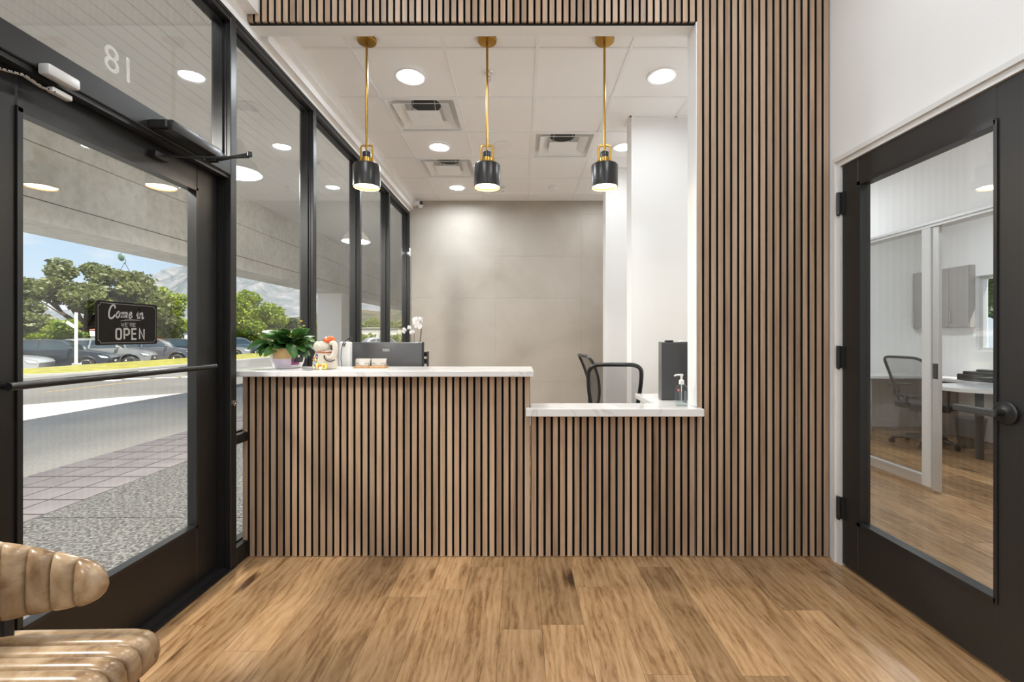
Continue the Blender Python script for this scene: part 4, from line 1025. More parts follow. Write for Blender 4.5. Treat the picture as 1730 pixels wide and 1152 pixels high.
# ------------------------------------------------------------------ tufted tan chair in the corner, facing the room (+X)
def tan_leather():
    m, t, p = new_mat('tan_leather'); v = coords(t, rnd=True); f = noise_n(t, v, 9, 5, .6, .6)
    r = ramp(t, [(.32, (.12, .066, .032)), (.46, (.27, .172, .092)), (.62, (.42, .305, .19))]); t.links.new(f, r.inputs[0]); t.links.new(r.outputs[0], p.inputs['Base Color'])
    p.inputs['Roughness'].default_value = .26; bump_n(t, p, noise_n(t, v, 120, 4), .06, .002); return m
TAN = tan_leather()
chair = thing('tufted_chair', (-1.2, .95, 0), 'tan leather armless chair with channel-tufted seat and curved back, at the bottom left', 'chair')
cyc, ca, cbb = .945, .40, .225; cxx = -1.06
def plan(s):                                   # s in [-1, 1]: far tip .. near tip along a squarish arc open towards +X
    a = PI/2+ (1-(s+1)/2*1)*0 + (s+1)/2*PI; p_ = .78
    return Vector((cxx+ca*math.copysign(abs(math.cos(a))**p_, math.cos(a)), cyc+cbb*math.copysign(abs(math.sin(a))**p_, math.sin(a))))
# arc length table
tab = [plan(-1+2*i/400) for i in range(401)]; acc = [0]
for a, b in zip(tab, tab[1:]): acc.append(acc[-1]+(b-a).length)
LT_ = acc[-1]
def plan_l(l):
    l = max(0, min(LT_, l))
    for i in range(400):
        if acc[i+1] >= l: s = (l-acc[i])/max(1e-9, acc[i+1]-acc[i]); return tab[i].lerp(tab[i+1], s), (tab[i+1]-tab[i]).normalized()
    return tab[-1], (tab[-1]-tab[-2]).normalized()
nch = 15; cuts = [0, .075]
while cuts[-1] < LT_/2: cuts.append(cuts[-1]+.058)
k = (LT_/2-cuts[1])/(cuts[-1]-cuts[1]); cuts = [0]+[cuts[1]+(c-cuts[1])*k for c in cuts[1:]]
cuts = cuts+[LT_-c for c in cuts[-2::-1]]
def band(l):
    d = min(l, LT_-l); u = min(1, d/(LT_/2))
    mid = .603+.045*u**1.2; hh = min(.120, .044+.22*d)
    if d < .06: hh *= math.sqrt(max(.0, 1-(1-d/.06)**2))*.999+.001
    return mid, hh
shell = MB()
def cross(l, th, bul):
    p_, tg = plan_l(l); nrm = Vector((-tg.y, tg.x)); mid, hh = band(l)
    if (Vector((cxx, cyc))-p_).dot(nrm) < 0: nrm = -nrm
    out = []
    for q in range(16):
        a = 2*PI*q/16; cz = math.copysign(abs(math.sin(a))**.7, math.sin(a)); cn = math.copysign(abs(math.cos(a))**.7, math.cos(a))
        off = (th+bul)*cn if cn > 0 else th*cn
        lean = .10*(mid+hh*cz-.5)
        w_ = p_+nrm*(off-lean*.25); out.append((w_.x, w_.y, mid+hh*cz*(1+bul*.8)))
    return out
for i in range(len(cuts)-1):
    rings = []
    for j in range(9):
        u = j/8; l = cuts[i]+(cuts[i+1]-cuts[i])*u; bul = .016*(math.sin(PI*min(max(u, .0), 1)))**.45 if 0 < u < 1 else 0
        end = (i == 0 and j == 0) or (i == len(cuts)-2 and j == 8)
        if (i == 0 or i == len(cuts)-2): bul = .016*(math.sin(PI*u))**.45 if 0 < u < 1 else 0
        th = .016*(math.sqrt(max(.02, 1-(1-min(1, min(l, LT_-l)/.05))**2)))
        rings.append(cross(l, th, bul))
    loft(rings).build('padded_channel', TAN, chair, world=True, smooth=True, angle=80)
# seat channels run front to back (along X) and roll over the front edge
ny = 12; sy_a, sy_b = .70, 1.212; wch = (sy_b-sy_a)/ny
for i in range(ny):
    yc = sy_a+wch*(i+.5); edge = abs((i+.5)/ny*2-1)
    xf = -.925-.04*edge**6; drop = .004*edge**2+(.012 if i in (0, ny-1) else 0); hw = wch/2-.0004
    path = [(-1.44, .466), (-1.40, .476), (-1.30, .480), (-1.15, .482), (xf-.07, .484), (xf-.035, .480), (xf-.014, .468), (xf-.003, .446), (xf, .420), (xf-.008, .396), (xf-.02, .384)]
    rings = []
    for k_, (px_, pz_) in enumerate(path):
        a, b = path[max(0, k_-1)], path[min(len(path)-1, k_+1)]; tx_, tz_ = b[0]-a[0], b[1]-a[1]; L_ = math.hypot(tx_, tz_); nx__, nz__ = -tz_/L_, tx_/L_
        ring = []
        for q in range(13):
            u = -1+2*q/12; bul = .013*(max(0, 1-u*u))**.5-.013
            ring.append((px_+nx__*bul, yc+hw*u, pz_-drop+nz__*bul))
        for u in (1, -1):
            ring.append((px_-nx__*.04, yc+hw*u, pz_-drop-nz__*.04))
        rings.append(ring)
    loft(rings).build('seat_channel', TAN, chair, world=True, smooth=True, angle=70)
CHB = mat('matte_black_steel', (.018, .018, .018), .38)
MB().rbox(-1.42, -1.0, sy_a+.01, sy_b-.01, .375, .412, .02, 2).build('seat_pan', CHB, chair, world=True)
for (x_, y_, dx, dy) in ((-.985, 1.15, .02, .02), (-.985, .76, .02, -.02), (-1.38, 1.15, -.06, .015), (-1.38, .76, -.06, -.015)):
    MB().tube([(x_, y_, .40), (x_+dx, y_+dy, .004)], .013, 10, radii=[.016, .011]).tube([(x_+dx, y_+dy, .004), (x_+dx, y_+dy, 0)], .013, 10).build('leg', CHB, chair, world=True, smooth=True)
for y_ in (1.165, .725): MB().tube([(-1.31, y_, .40), (-1.315, y_, .47), (-1.325, y_+(.006 if y_ > 1 else -.006), .60)], .014, 10).build('back_post', CHB, chair, world=True, smooth=True)

# ------------------------------------------------------------------ office furniture behind the black door
cabm = mat('grey_laminate', (.42, .40, .38), .5)
cab = thing('wall_cabinet', (5.40, 5.83, 1.34), 'grey wall cabinet seen through the partition glass', 'cabinet')
MB().box(5.385, OX-.001, 5.45, 6.228, 1.34, 2.09).build('body', cabm, cab, world=True)
for a, b in ((5.455, 5.70), (5.704, 5.965), (5.969, 6.222)):
    dr = MB().rbox(5.367, 5.385, a, b, 1.345, 2.085, .002, 1).build('door', cabm, cab, world=True)
    MB().tube([(5.362, b-.03, 1.40), (5.352, b-.03, 1.41), (5.352, b-.03, 1.55), (5.362, b-.03, 1.56)], .005, 6).build('handle', CHROME, dr, world=True)
wtop = thing('office_worktop', (5.2, 5.0, 0), 'white worktop along the office wall under the cabinet and window', 'worktop')
MB().rbox(4.98, OX-.002, 3.4, 6.226, .70, .735, .003, 1).rbox(4.35, 4.98, 5.70, 6.226, .70, .735, .003, 1).build('top', MARBLE, wtop, world=True)
MB().box(5.02, OX-.01, 5.66, 5.70, 0, .70).build('side_panel', cabm, wtop, world=True)
MB().box(4.38, 4.42, 5.72, 6.22, 0, .70).build('side_panel', cabm, wtop, world=True)
MB().box(5.02, OX-.01, 3.42, 3.46, 0, .70).build('side_panel', cabm, wtop, world=True)
tb = thing('meeting_desk', (4.6, 4.5, 0), 'white round-ended desk on a grey steel leg in the office', 'desk')
P = [(4.975, 4.18), (4.975, 4.84)]+[(4.5+.33*math.cos(a)*1.0, 4.51+.33*math.sin(a)) for a in [PI/2+PI*i/14 for i in range(15)]]
MB().prism(P, lambda p: (p[0], p[1], .70), lambda p: (p[0], p[1], .735)).build('top', MARBLE, tb, world=True)
MB().tube([(4.62, 4.58, .70), (4.62, 4.58, .0)], .035, 12).build('leg', PLAST_G, tb, world=True, smooth=True)
office_chair((4.57, 5.15, 0), -1.42, 'black mesh office chair behind the fixed glass panel of the office', top=1.0, w=.22, arms=True)
bn = thing('waste_bin', (5.02, 5.08, 0), 'clear plastic bin beside the leg of the round-ended desk', 'bin')
MB().lathe([(.0001, .004), (.10, .004), (.135, .32), (.142, .325), (.138, .31), (.10, .0)], 24).build('bucket', glass_mat('grey_clear_plastic', (.80, .81, .81), 1.4, .1), bn, smooth=True)
pr = thing('desk_printer', (5.2, 5.05, .735), 'low black printer on the office worktop', 'printer')
MB().rbox(-.17, .19, -.2, .2, 0, .07, .01, 2).rbox(-.12, .19, -.18, .18, .07, .10, .008, 2).rbox(-.05, .08, -.1, .1, .10, .125, .01, 2).build('housing', PLAST_B, pr)
MB().rbox(-.20, -.15, -.12, .12, .01, .02, .002, 1).build('tray', PLAST_G, pr)
m2 = thing('computer_monitor', (5.25, 4.50, .735), 'dark monitor at the edge of the office window', 'monitor')
MB().rbox(-.02, .0, -.27, .27, .10, .42, .006, 2).build('screen', PLAST_G, m2)
MB().tube([(.01, 0, .28), (.03, 0, .1), (.02, 0, .012)], .018, 8).lathe([(.0001, .012), (.1, .01), (.105, 0)], 20).build('stand', PLAST_G, m2, smooth=True)
bx = thing('storage_box', (4.60, 4.20, 0), 'white lidded box on the office floor behind the door lever', 'box')
MB().rbox(-.10, .10, -.10, .10, 0, .46, .006, 1).build('body', PLAST_W, bx)
MB().rbox(-.108, .108, -.108, .108, .46, .49, .006, 2).build('lid', PLAST_W, bx)

# ------------------------------------------------------------------ outdoors: cars
RIM = mat('alloy_rim', (.62, .62, .62), .3, .9)
CARGL = mat('car_glass', (.02, .035, .045), .05, 0, coat=.6)
HEADL = mat('headlamp', (.75, .78, .80), .1, coat=.8)
tyre_me = MB().lathe([(.20, -.10), (.30, -.105), (.345, -.085), (.355, -.05), (.355, .05), (.345, .085), (.30, .105), (.20, .10)], 26, axis='Y').mesh('wheel', True); tyre_me.materials.append(RUBBER)
rm = MB().lathe([(.0001, .06), (.05, .075), (.06, .062)], 16, axis='Y').lathe([(.20, .098), (.225, .105), (.235, .095), (.225, .06), (.21, .06)], 26, axis='Y')
for k in range(5):
    a = 2*PI*k/5
    for s in (-.13, .13): rm.tube([(.05*math.sin(a), .066, .05*math.cos(a)), (.21*math.sin(a+s), .092, .21*math.cos(a+s))], .018, 5)
rim_me = rm.mesh('rim', True); rim_me.materials.append(RIM)
hub_dark = MB().lathe([(.0001, .02), (.21, .03)], 20, axis='Y').mesh('brake_disc', True); hub_dark.materials.append(PLAST_G)
def car(loc, rz, paint, label, kind='suv', group='cars parked beyond the grass island'):
    t = thing('car', loc, label, 'car', rz=rz, group=group)
    CP = mat('car_paint', paint, .28, .35, coat=.8)
    s = {'suv': 1.0, 'sedan': .88, 'wagon': .97}[kind]
    wf_, wr_ = 1.42, -1.40; ar = .41
    arch = lambda cx: [(cx+ar*math.cos(a), .33+ar*math.sin(a)) for a in [math.radians(180-i*180/10) for i in range(11)]]
    top = {'suv': [(2.33, .48), (2.36, .66), (2.26, .80), (2.0, .90), (1.5, 1.0), (1.02, 1.06), (.2, 1.08), (-1.2, 1.12), (-2.1, 1.14), (-2.27, 1.05), (-2.33, .8), (-2.34, .5), (-2.28, .3)],
           'sedan': [(2.36, .45), (2.38, .60), (2.30, .72), (2.0, .82), (1.5, .90), (1.0, .95), (.2, .98), (-1.2, 1.02), (-2.0, 1.04), (-2.28, .98), (-2.36, .75), (-2.36, .5), (-2.30, .3)]}['sedan' if kind == 'sedan' else 'suv']
    out = [(-2.28, .28)]+[(wr_-ar, .30)]+arch(wr_)+[(wr_+ar, .30), (wr_+ar+.05, .25), (wf_-ar-.05, .25), (wf_-ar, .30)]+arch(wf_)+[(wf_+ar, .30), (2.28, .28)]+top[:-1]
    ys = [-.92, -.90, -.80, .80, .90, .92]
    def wy(x, z): return 1-.10*max(0, (x-1.3)/1.05)**2-.06*max(0, (-x-1.5)/.85)**2-.05*max(0, (z-.75)/.35)
    n = len(out); cxm = 0
    rings = []
    for q, y in enumerate((-.90, -.92, -.86, .86, .92, .90)):
        inset = {0: .06, 1: .015, 2: 0, 3: 0, 4: .015, 5: .06}[q]
        rings.append([(x*(1-inset*.25), (y if q not in (0, 5) else math.copysign(.925, y))*wy(x, z), z-(inset*.5 if z > .7 else -inset*.0)) for x, z in out])
    m = MB(); vs = [p for r in rings for p in r]
    m.add(vs, [(i*n+k, i*n+(k+1) % n, (i+1)*n+(k+1) % n, (i+1)*n+k) for i in range(5) for k in range(n)]+[tuple(range(n-1, -1, -1)), tuple(5*n+k for k in range(n))])
    body = m.build('body', CP, t, smooth=True, angle=40)
    zb = 1.05 if kind != 'sedan' else .95
    zr = 1.64*s if kind != 'sedan' else 1.42
    gh = {'suv': [(1.12, zb), (.45, zr-.08), (.05, zr-.01), (-.7, zr), (-1.5, zr-.07), (-1.95, zb+.35), (-2.18, zb+.05)], 'wagon': [(1.12, zb), (.45, zr-.06), (.05, zr), (-.9, zr), (-1.8, zr-.05), (-2.08, zb+.3), (-2.22, zb+.05)], 'sedan': [(1.05, zb), (.30, zr-.06), (-.1, zr), (-.7, zr-.01), (-1.2, zr-.1), (-1.75, zb+.12), (-1.95, zb+.03)]}[kind]
    hw = lambda z: .85-.24*max(0, (z-zb)/(zr-zb))
    m = MB(); n = len(gh)
    rr_ = []
    for q, (f, dz) in enumerate(((1, -.0), (.93, .012), (-.93, .012), (-1, 0))): rr_.append([(x, f*hw(z), z+(dz if z > zb+.2 else 0)) for x, z in gh])
    vs = [p for r in rr_ for p in r]
    m.add(vs, [(i*n+k, i*n+(k+1) % n, (i+1)*n+(k+1) % n, (i+1)*n+k) for i in range(3) for k in range(n)]+[tuple(range(n-1, -1, -1)), tuple(3*n+k for k in range(n))])
    m.build('cabin', CP, t, smooth=True, angle=30)
    fx = lambda z, a=gh[0], b=gh[1]: a[0]+(b[0]-a[0])*(z-a[1])/(b[1]-a[1])
    zt_ = zr-.13; zl = zb+.04
    wins_ = [[(fx(zl)-.10, zl), (fx(zt_)-.08, zt_), (-.28, zr-.10), (-.32, zl)], [(-.40, zl), (-.36, zr-.10), (-1.12, zr-.13), (-1.20, zl)]]
    if kind != 'sedan': wins_.append([(-1.28, zl), (-1.20, zr-.14), (-1.55, zr-.20), (-1.85, zb+.22), (-1.80, zl)])
    else: wins_[1] = [(-.40, zl), (-.36, zr-.10), (-.95, zr-.12), (-1.45, zl)]
    for w in wins_:
        for sd in (-1, 1):
            MB().prism(w, lambda p: (p[0], sd*(hw(p[1])-.01), p[1]), lambda p: (p[0], sd*(hw(p[1])+.006), p[1])).build('side_window', CARGL, t)
    d_ = Vector((gh[0][1]-gh[1][1], 0, gh[0][0]-gh[1][0])); d_ = Vector((gh[0][1]*-1+gh[1][1], 0, gh[0][0]-gh[1][0])).normalized()*.006
    ws = []
    for z_ in (zb+.03, zr-.12): ws += [(fx(z_), -hw(z_)*.93, z_), (fx(z_), hw(z_)*.93, z_)]
    lo = [Vector(q)-d_*2 for q in ws]; hi = [Vector(q)+d_ for q in ws]
    MB().add(lo+hi, [(0, 1, 3, 2), (4, 6, 7, 5), (0, 4, 5, 1), (1, 5, 7, 3), (3, 7, 6, 2), (2, 6, 4, 0)]).build('windscreen', CARGL, t)
    for wx in (wf_, wr_):
        for sd in (-1, 1):
            o = link('wheel', tyre_me, None, t, (wx, sd*.80, .355)); o.scale = (1, sd, 1)
            link('rim', rim_me, None, o); link('brake_disc', hub_dark, None, o)
            if kind != 'sedan':
                aa = MB(); pts_ = [(wx+.43*math.cos(a), sd*.915*wy(wx, .5), .33+.43*math.sin(a)) for a in [math.radians(i*18) for i in range(11)]]
                aa.tube(pts_, .028, 6).build('arch_trim', PLAST_B, t, smooth=True)
    for sd in (-1, 1):
        MB().prism([(1.88, .80), (2.2, .74), (2.28, .66), (2.0, .68)] if kind != 'sedan' else [(1.95, .72), (2.25, .66), (2.32, .58), (2.05, .60)], lambda p: (p[0], sd*.70, p[1]), lambda p: (p[0], sd*.926*wy(p[0], p[1])+sd*.006, p[1])).build('headlight', HEADL, t)
        MB().ell((.86, sd*.98, zb+.10), (.07, .09, .06), 12, 8).tube([(.88, sd*.84, zb+.04), (.87, sd*.95, zb+.08)], .02, 6).build('mirror', CP, t, smooth=True)
        MB().box(-.37, -.355, sd*.915, sd*.923, .40, zb-.02).box(.75, .765, sd*.915, sd*.923, .40, zb-.04).box(-.75, -.52, sd*.905, sd*.926, zb-.16, zb-.13).build('door_seam', PLAST_B, t)
        MB().rbox(-.9, .9, sd*.88-.05, sd*.88+.05, .24, .36, .02, 1).build('sill_trim', PLAST_B, t)
    MB().rbox(2.15, 2.34, -.62, .62, .30, .44, .02, 1).rbox(2.30, 2.345, -.45, .45, .50, .62, .01, 1).build('grille', PLAST_B, t)
    MB().rbox(2.335, 2.352, -.15, .15, .46, .54, .004, 1).build('number_plate', PLAST_W, t)
    return t
ZC = -.55
AP = math.radians(28)
def parked(px, d, paint, label, kind):                          # angled parking: nose end at pixel column px, distance d
    q = at(px, 567, d); return car((q.x-2.36*math.cos(AP), q.y-2.36*math.sin(AP), ZC), AP, paint, label, kind)
parked(80, 20.6, (.42, .42, .41), 'white car nose entering from the left edge of the glass door', 'sedan')
parked(196, 23.9, (.022, .027, .036), 'dark navy car with dark windows behind the white one', 'wagon')
parked(262, 26.8, (.24, .24, .235), 'silver SUV parked behind the dark navy car', 'suv')
parked(334, 29.8, (.10, .105, .12), 'grey SUV whose nose shows right of the hanging sign', 'suv')
parked(372, 33.0, (.02, .022, .024), 'black estate car roof behind the grey SUV', 'wagon')
parked(424, 36.4, (.3, .3, .3), 'silver car nose just right of the door post', 'sedan')
parked(458, 40.0, (.07, .09, .13), 'blue-grey SUV seen left of the potted plant', 'suv')
car((-15.5, 52, ZC), .6, (.3, .3, .32), 'distant silver car seen above the monitor, left of the last mullions', 'wagon', 'distant parked cars')
car((-9.0, 61, ZC), .7, (.45, .45, .45), 'distant white car seen above the monitor between the last mullions', 'suv', 'distant parked cars')
car((17.5, 15.2, ZC), PI/2, (.6, .6, .6), 'white car outside the office window', 'sedan', 'cars outside the office window')
car((20.5, 18.0, ZC), PI/2, (.5, .5, .5), 'second white car outside the office window, farther away', 'wagon', 'cars outside the office window')

# sign post on the island
p = atz(128.5, 617, .05); d_ = p.y
post = thing('sign_post', (p.x, p.y, .03), 'white post with a slanting sign plate on the grass island', 'sign post')
zt = at(0, 528, d_).z
MB().rbox(-.04, .04, -.04, .04, 0, zt-.03, .008, 1).build('post', PLAST_W, post)
MB().rbox(-.42, -.03, -.02, .02, -.06, .06, .006, 1, M=Matrix.Translation((0, -.03, at(0, 553, d_).z-.03)) @ Matrix.Rotation(.55, 4, 'Y')).build('sign_plate', PLAST_W, post)
MB().rbox(-.10, .10, -.09, .09, 0, .10, .01, 1).build('foot', KERB, post)

# ------------------------------------------------------------------ trees
BARK = mat('bark', (.10, .075, .055), .95, var=.3, vscale=6, bump=.4, bscale=20)
TL = {'olive': leafmat('leaf_olive', (.075, .105, .022), (.20, .215, .07), .45, .9), 'lime': leafmat('leaf_lime', (.12, .19, .01), (.29, .36, .02), .45, .9), 'deep': leafmat('leaf_deep', (.02, .05, .012), (.06, .11, .025), .3, .9)}
def tree(name, label, loc, clusters, trunks, leaf, n, size, seed, group='trees beyond the parking area'):
    rr = random.Random(seed); t = thing(name, loc, label, 'tree', group=group)
    tm = MB()
    for pts, r0, r1 in trunks:
        k = len(pts); tm.tube(pts, r0, 8, radii=[r0+(r1-r0)*i/(k-1) for i in range(k)])
    base = Vector(trunks[0][0][-1])
    for c, r in clusters:
        c = Vector(c); mid = base.lerp(c, .5)+Vector((rr.uniform(-.2, .2), rr.uniform(-.2, .2), -.15)); tm.tube([base, mid, c], .06, 5, radii=[trunks[0][2]*.8, .06, .02])
    tm.build('trunk', BARK, t, smooth=True)
    vs = []; fs = []; vol = [r[0]*r[1]*r[2] for c, r in clusters]; tot = sum(v**.67 for v in vol)
    for (c, r), v in zip(clusters, vol):
        for _ in range(int(n*v**.67/tot)):
            d = Vector((rr.gauss(0, 1), rr.gauss(0, 1), rr.gauss(0, 1))).normalized(); q = rr.random()**.4*(1+.12*noise.noise(d*3+Vector(c)))
            p_ = Vector((c[0]+d.x*r[0]*q, c[1]+d.y*r[1]*q, c[2]+d.z*r[2]*q))
            a = Vector((rr.gauss(0, 1), rr.gauss(0, 1), rr.gauss(0, .6))).normalized(); b = a.cross(Vector((rr.gauss(0, 1), rr.gauss(0, 1), rr.gauss(0, 1)))).normalized(); s_ = size*rr.uniform(.6, 1.3)
            k = len(vs); vs += [p_-a*s_*.5, p_+b*s_*.28, p_+a*s_*.5, p_-b*s_*.28]; fs.append((k, k+1, k+2, k+3))
    MB().add(vs, fs).build('foliage', TL[leaf], t, kind='stuff')
    return t
rr = random.Random(21)
cl = []
for i in range(34):                                             # broad airy crown
    a = rr.uniform(0, 2*PI); q = rr.random()**.5; x_ = 5.6*q*math.cos(a); y_ = 3.4*q*math.sin(a); z_ = 2.2+5.1*math.sqrt(max(0, 1-q*q))*rr.uniform(.35, 1.0)
    cl.append(((x_, y_, z_), (rr.uniform(.8, 1.5), rr.uniform(.8, 1.4), rr.uniform(.5, .9))))
tree('broad_tree', 'wide olive-green tree with an airy crown behind the parked cars', (-33.0, 34.5, ZC), cl, [([(0, 0, 0), (.1, 0, 1.2), (.0, 0, 2.4)], .35, .22), ([(0, 0, 2.2), (1.5, .3, 3.6), (2.6, .5, 5.4)], .16, .05), ([(0, 0, 2.2), (-1.6, -.2, 3.6), (-2.8, 0, 5.2)], .16, .05), ([(0, 0, 2.2), (.2, 0, 4.2), (.5, 0, 6.2)], .18, .05)], 'olive', 17000, .36, 3)
def column(h, w, k, seed):
    r_ = random.Random(seed); return [((r_.uniform(-w*.35, w*.35), r_.uniform(-w*.35, w*.35), h*(.30+.62*i/k)), (w*r_.uniform(.4, .6)*(1-.35*i/k), w*.5*(1-.35*i/k), h*.14)) for i in range(k+1)]
def spot(px, d): q = at(px, 567, d); return (q.x, q.y, ZC)
tree('young_tree', 'slender bright green tree just right of the hanging sign', spot(287, 41.5), column(5.9, 2.6, 8, 1), [([(0, 0, 0), (.02, 0, 1.6)], .09, .06)], 'lime', 5000, .30, 5)
tree('young_tree', 'tall bright green tree beside the door post, above the blue-grey car', spot(412, 44), column(5.9, 3.9, 8, 2), [([(0, 0, 0), (.02, 0, 1.6)], .14, .09)], 'lime', 8000, .34, 6)
tree('young_tree', 'bright green tree behind the left leaves of the potted plant', spot(462, 52), column(5.4, 2.6, 7, 3), [([(0, 0, 0), (.02, 0, 1.6)], .12, .08)], 'lime', 5000, .32, 7)
tree('young_tree', 'low lime-green tree at the left edge of the glass door', spot(44, 38), column(3.2, 2.6, 5, 4), [([(0, 0, 0), (.0, 0, 1.2)], .09, .06)], 'lime', 3500, .28, 8)
tree('young_tree', 'small lime-green tree between the white sign post and the big tree', spot(112, 29.3), column(2.7, 2.2, 5, 12), [([(0, 0, 0), (.0, 0, 1.2)], .09, .06)], 'lime', 2500, .28, 18)
tree('young_tree', 'dark green tree right of the potted plant, before the mountain', spot(494, 60), column(3.9, 3.4, 6, 14), [([(0, 0, 0), (.0, 0, 1.2)], .11, .08)], 'deep', 3000, .4, 19)
tree('broad_tree', 'green tree seen through the office window', (19.5, 21.5, ZC), [((0, 0, 4.4), (2.6, 2.4, 2.0)), ((-1.6, 0, 3.6), (1.5, 1.5, 1.2)), ((1.6, .4, 3.8), (1.6, 1.5, 1.2)), ((.2, -.5, 5.6), (1.6, 1.5, 1.2)), ((-.4, -1.2, 3.0), (1.6, 1.3, .9)), ((3.4, 1, 4.4), (1.9, 1.7, 1.6)), ((-3.4, 1, 4.4), (1.9, 1.7, 1.6))], [([(0, 0, 0), (.1, 0, 1.6), (0, 0, 2.4)], .22, .15), ([(-.1, -.3, .2), (.9, -.5, 2.0)], .14, .1)], 'deep', 9000, .38, 9, 'trees outside the office window')
def hedge(name, label, x0, x1, y, h, n, seed, leaf='lime'):
    rr = random.Random(seed); vs = []; fs = []
    for _ in range(n):
        u = rr.random(); p_ = Vector((x0+(x1-x0)*u, y+rr.uniform(-.7, .7), h*(.0+1.0*rr.random()**.6)*(.82+.25*noise.noise(Vector((u*9, seed, 0))))+ZC-.1)); a = Vector((rr.gauss(0, 1), rr.gauss(0, 1), rr.gauss(0, 1))).normalized(); b = a.cross(Vector((rr.gauss(0, 1), rr.gauss(0, 1), rr.gauss(0, 1)))).normalized(); s_ = .5*rr.uniform(.6, 1.3)
        k = len(vs); vs += [p_-a*s_*.5, p_+b*s_*.3, p_+a*s_*.5, p_-b*s_*.3]; fs.append((k, k+1, k+2, k+3))
    o = MB().add(vs, fs).build(name, TL[leaf]); tag(o, label, 'hedge', kind='stuff')
hedge('hedge', 'bright green hedge on top of the pale far wall', -36, -17, 75.5, 5.1, 5000, 4)
hedge('hedge', 'dark hedge line far behind the parked cars', -75, -36, 68, 3.6, 6000, 5, 'deep')

# ------------------------------------------------------------------ far buildings
CREAM = mat('cream_render', (.62, .58, .50), .9); ROOFR = mat('red_roof', (.36, .12, .07), .8, var=.2, vscale=2); REDW = mat('red_timber', (.35, .07, .04), .8)
WIN_D = mat('far_window', (.06, .07, .08), .2)
def building(label, x0, x1, y, dep, h, wall, roof_h, roof_m, wn_=3, over=.4):
    t = thing('building', ((x0+x1)/2, y, ZC), label, 'building', group='low buildings beyond the parking area')
    w = MB().box(x0, x1, y, y+dep, ZC, ZC+h).build('wall', wall, t, world=True)
    pl = [(x0-over, ZC+h), ((x0+x1)/2-.3*(x1-x0)/2, ZC+h+roof_h), ((x0+x1)/2+.3*(x1-x0)/2, ZC+h+roof_h), (x1+over, ZC+h)]
    MB().prism(pl, lambda p: (p[0], y-over, p[1]), lambda p: (p[0], y+dep+over, p[1])).build('roof', roof_m, t, world=True)
    for i in range(wn_):
        cx = x0+(x1-x0)*(i+.5)/wn_; f = MB().box(cx-.45, cx+.45, y-.05, y, ZC+.9, ZC+min(h-.3, 2.2)).build('window', PLAST_W, w, world=True)
    return t
building('cream house with a flat reddish roof right of the slender tree', at(302, 0, 50).x, at(372, 0, 50).x, 50, 6, 3.0, CREAM, .35, ROOFR, 4)
building('dark red timber building behind the big tree', at(66, 0, 60).x, at(112, 0, 60).x, 60, 5, 2.6, REDW, .5, ROOFR, 3)
building('small white hut with a pale hipped roof behind the dark navy car', at(84, 0, 46).x, at(122, 0, 46).x, 46, 3, 1.75, PLAST_W, .55, CREAM, 2, .2)
building('long pale building behind the last storefront panes', at(596, 0, 68).x, at(672, 0, 68).x, 68, 5, 2.9, CREAM, .12, CREAM, 5, .1)
hedge('undergrowth', 'green and yellow bushes before the pale far wall', -24, -14, 64, 2.4, 1200, 8)

# ------------------------------------------------------------------ mountains
def ridge(prof, r0, r1, name, m, seed, rough, label=None):
    nA, nR = 120, 36; a0, a1 = prof[0][0], prof[-1][0]; vs = []
    for j in range(nR+1):
        u = j/nR
        for i in range(nA+1):
            px = a0+(a1-a0)*i/nA; k = max(q for q in range(len(prof)-1) if prof[q][0] <= px); f = (px-prof[k][0])/(prof[k+1][0]-prof[k][0]); top = prof[k][1]+(prof[k+1][1]-prof[k][1])*f
            d = r0+(r1-r0)*u; X_ = (px-879)*d/F; hz = (567-top)*r1/F+EYE
            s_ = math.sin(min(1, u/.86)*PI/2)**1.3 if u < .86 else 1-(u-.86)*2.5
            nn = noise.fractal(Vector((X_*.012+seed, d*.012, seed)), 1.0, 2.1, 6)
            rg = abs(noise.noise(Vector((X_*.02+seed, d*.006, 3.1))))
            vs.append((X_, d, -.5+max(0, hz*s_*(1+.18*nn*(1-u*.6))-hz*rough*rg*math.sin(PI*min(1, u)))))
    fs = [(j*(nA+1)+i, j*(nA+1)+i+1, (j+1)*(nA+1)+i+1, (j+1)*(nA+1)+i) for j in range(nR) for i in range(nA)]
    o = MB().add(vs, fs).build(name, m, smooth=True, angle=180); o['kind'] = 'structure'
    return o
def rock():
    m, t, p = new_mat('hazed_chaparral_slope'); v = coords(t, rnd=False); f = noise_n(t, v, .05, 8, .65, .5)
    r = ramp(t, [(.38, (.085, .105, .115)), (.52, (.135, .145, .155)), (.64, (.20, .20, .205))]); t.links.new(f, r.inputs[0]); t.links.new(r.outputs[0], p.inputs['Base Color']); p.inputs['Roughness'].default_value = 1; return m  # bluish grey of the distant haze is put into the slope colour
def slope():
    m, t, p = new_mat('foothill_slope'); v = coords(t, rnd=False); f = noise_n(t, v, .16, 8, .7, .3)
    r = ramp(t, [(.40, (.012, .02, .008)), (.49, (.045, .055, .022)), (.56, (.14, .095, .05)), (.62, (.035, .045, .02))]); t.links.new(f, r.inputs[0]); t.links.new(r.outputs[0], p.inputs['Base Color']); p.inputs['Roughness'].default_value = 1; return m
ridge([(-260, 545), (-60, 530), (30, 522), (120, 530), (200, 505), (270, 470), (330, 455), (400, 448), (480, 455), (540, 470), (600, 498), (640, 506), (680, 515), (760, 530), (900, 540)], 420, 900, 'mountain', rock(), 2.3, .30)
ridge([(380, 560), (470, 540), (530, 532), (600, 524), (640, 527), (680, 518), (720, 524), (800, 540), (900, 552)], 130, 260, 'foothill', slope(), 6.1, .15)
rr = random.Random(5)
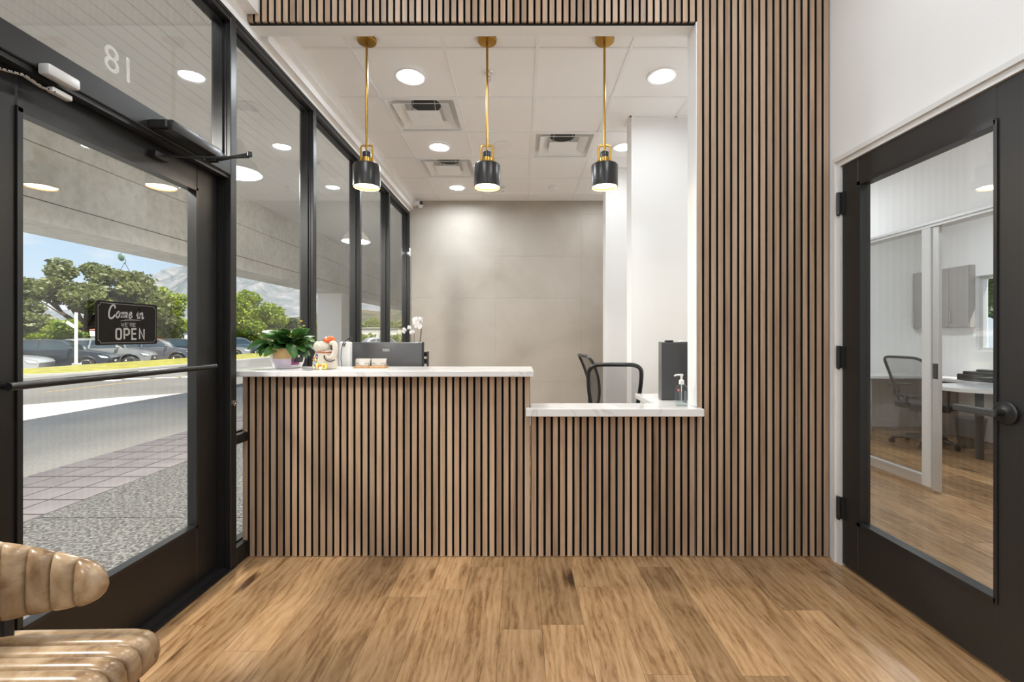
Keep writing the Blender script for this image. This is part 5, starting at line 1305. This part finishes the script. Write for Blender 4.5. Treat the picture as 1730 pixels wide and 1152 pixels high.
for px, py, d, l in ((610, 543, 190, 'above the monitor, left of the fourth mullion'), (622, 537, 205, 'highest on the foothill left of the fourth mullion'), (633, 541, 196, 'on the foothill just left of the fourth mullion'), (664, 542, 185, 'on the foothill right of the fourth mullion'), (673, 536, 200, 'highest on the foothill before the last mullion')):
    q = at(px, py, d); building('small pale hillside house '+l, q.x-1.1, q.x+1.1, d, 2.5, q.z+.42, CREAM, .7, ROOFR if px in (622, 664) else CREAM, 1, .2)
# ------------------------------------------------------------------ lamps of the building
def downlight(x, y, z, label, group=None, power=None, parent=None):
    t = thing('recessed_downlight', (x, y, z), label, 'ceiling light', group=group)
    MB().lathe([(.072, .012), (.078, .0), (.084, -.005), (.106, -.007), (.112, -.001), (.112, .004)], 28, cap=False).build('trim_ring', GRID, t, smooth=True)
    MB().lathe([(.0001, .010), (.074, .010)], 28, cap=False).build('diffuser', EM_DOWN, t)
    area('lamp', (0, 0, .004), .145, power, parent=t)
    return t
dl = [(-.79, 3.276, 'round downlight between the left pendant and the front left air vent'), (1.02, 3.27, 'round downlight above the right end of the low counter'),
      (-.80, 4.50, 'round downlight between the two left air vents'), (1.02, 4.50, 'round downlight half hidden beside the white stub wall'),
      (-.795, 5.73, 'round downlight nearest the tiled back wall, behind the left air vents'), (1.02, 5.73, 'round downlight hidden behind the white stub walls')]
for x, y, l in dl: downlight(x, y, CEIL-.006, l, 'recessed downlights in the reception ceiling', P_RECEP*(1.2 if x < 0 else .40))
def fixture(x, y, z, power, parent):
    struct('light_trim', MB().lathe([(.088, .0), (.092, -.006), (.108, -.008), (.112, -.001), (.112, .0)], 20, (x, y, z), cap=False), GRID, parent)
    area('lamp', (x, y, z-.012), .17, power)
for x, y in ((-.8, 1.55), (.85, 1.55), (-.8, -.2), (.85, -.2), (-.8, -2.0), (.85, -2.0)): fixture(x, y, LOBBY, P_LOBBY, ceiling2)
for x, y in ((2.55, 2.2), (2.55, 4.6)): fixture(x, y, 2.75, P_HALL, ceiling3)
for x, y in ((4.3, 3.0), (4.3, 4.9)): fixture(x, y, 2.75, P_OFFICE, ceiling3)
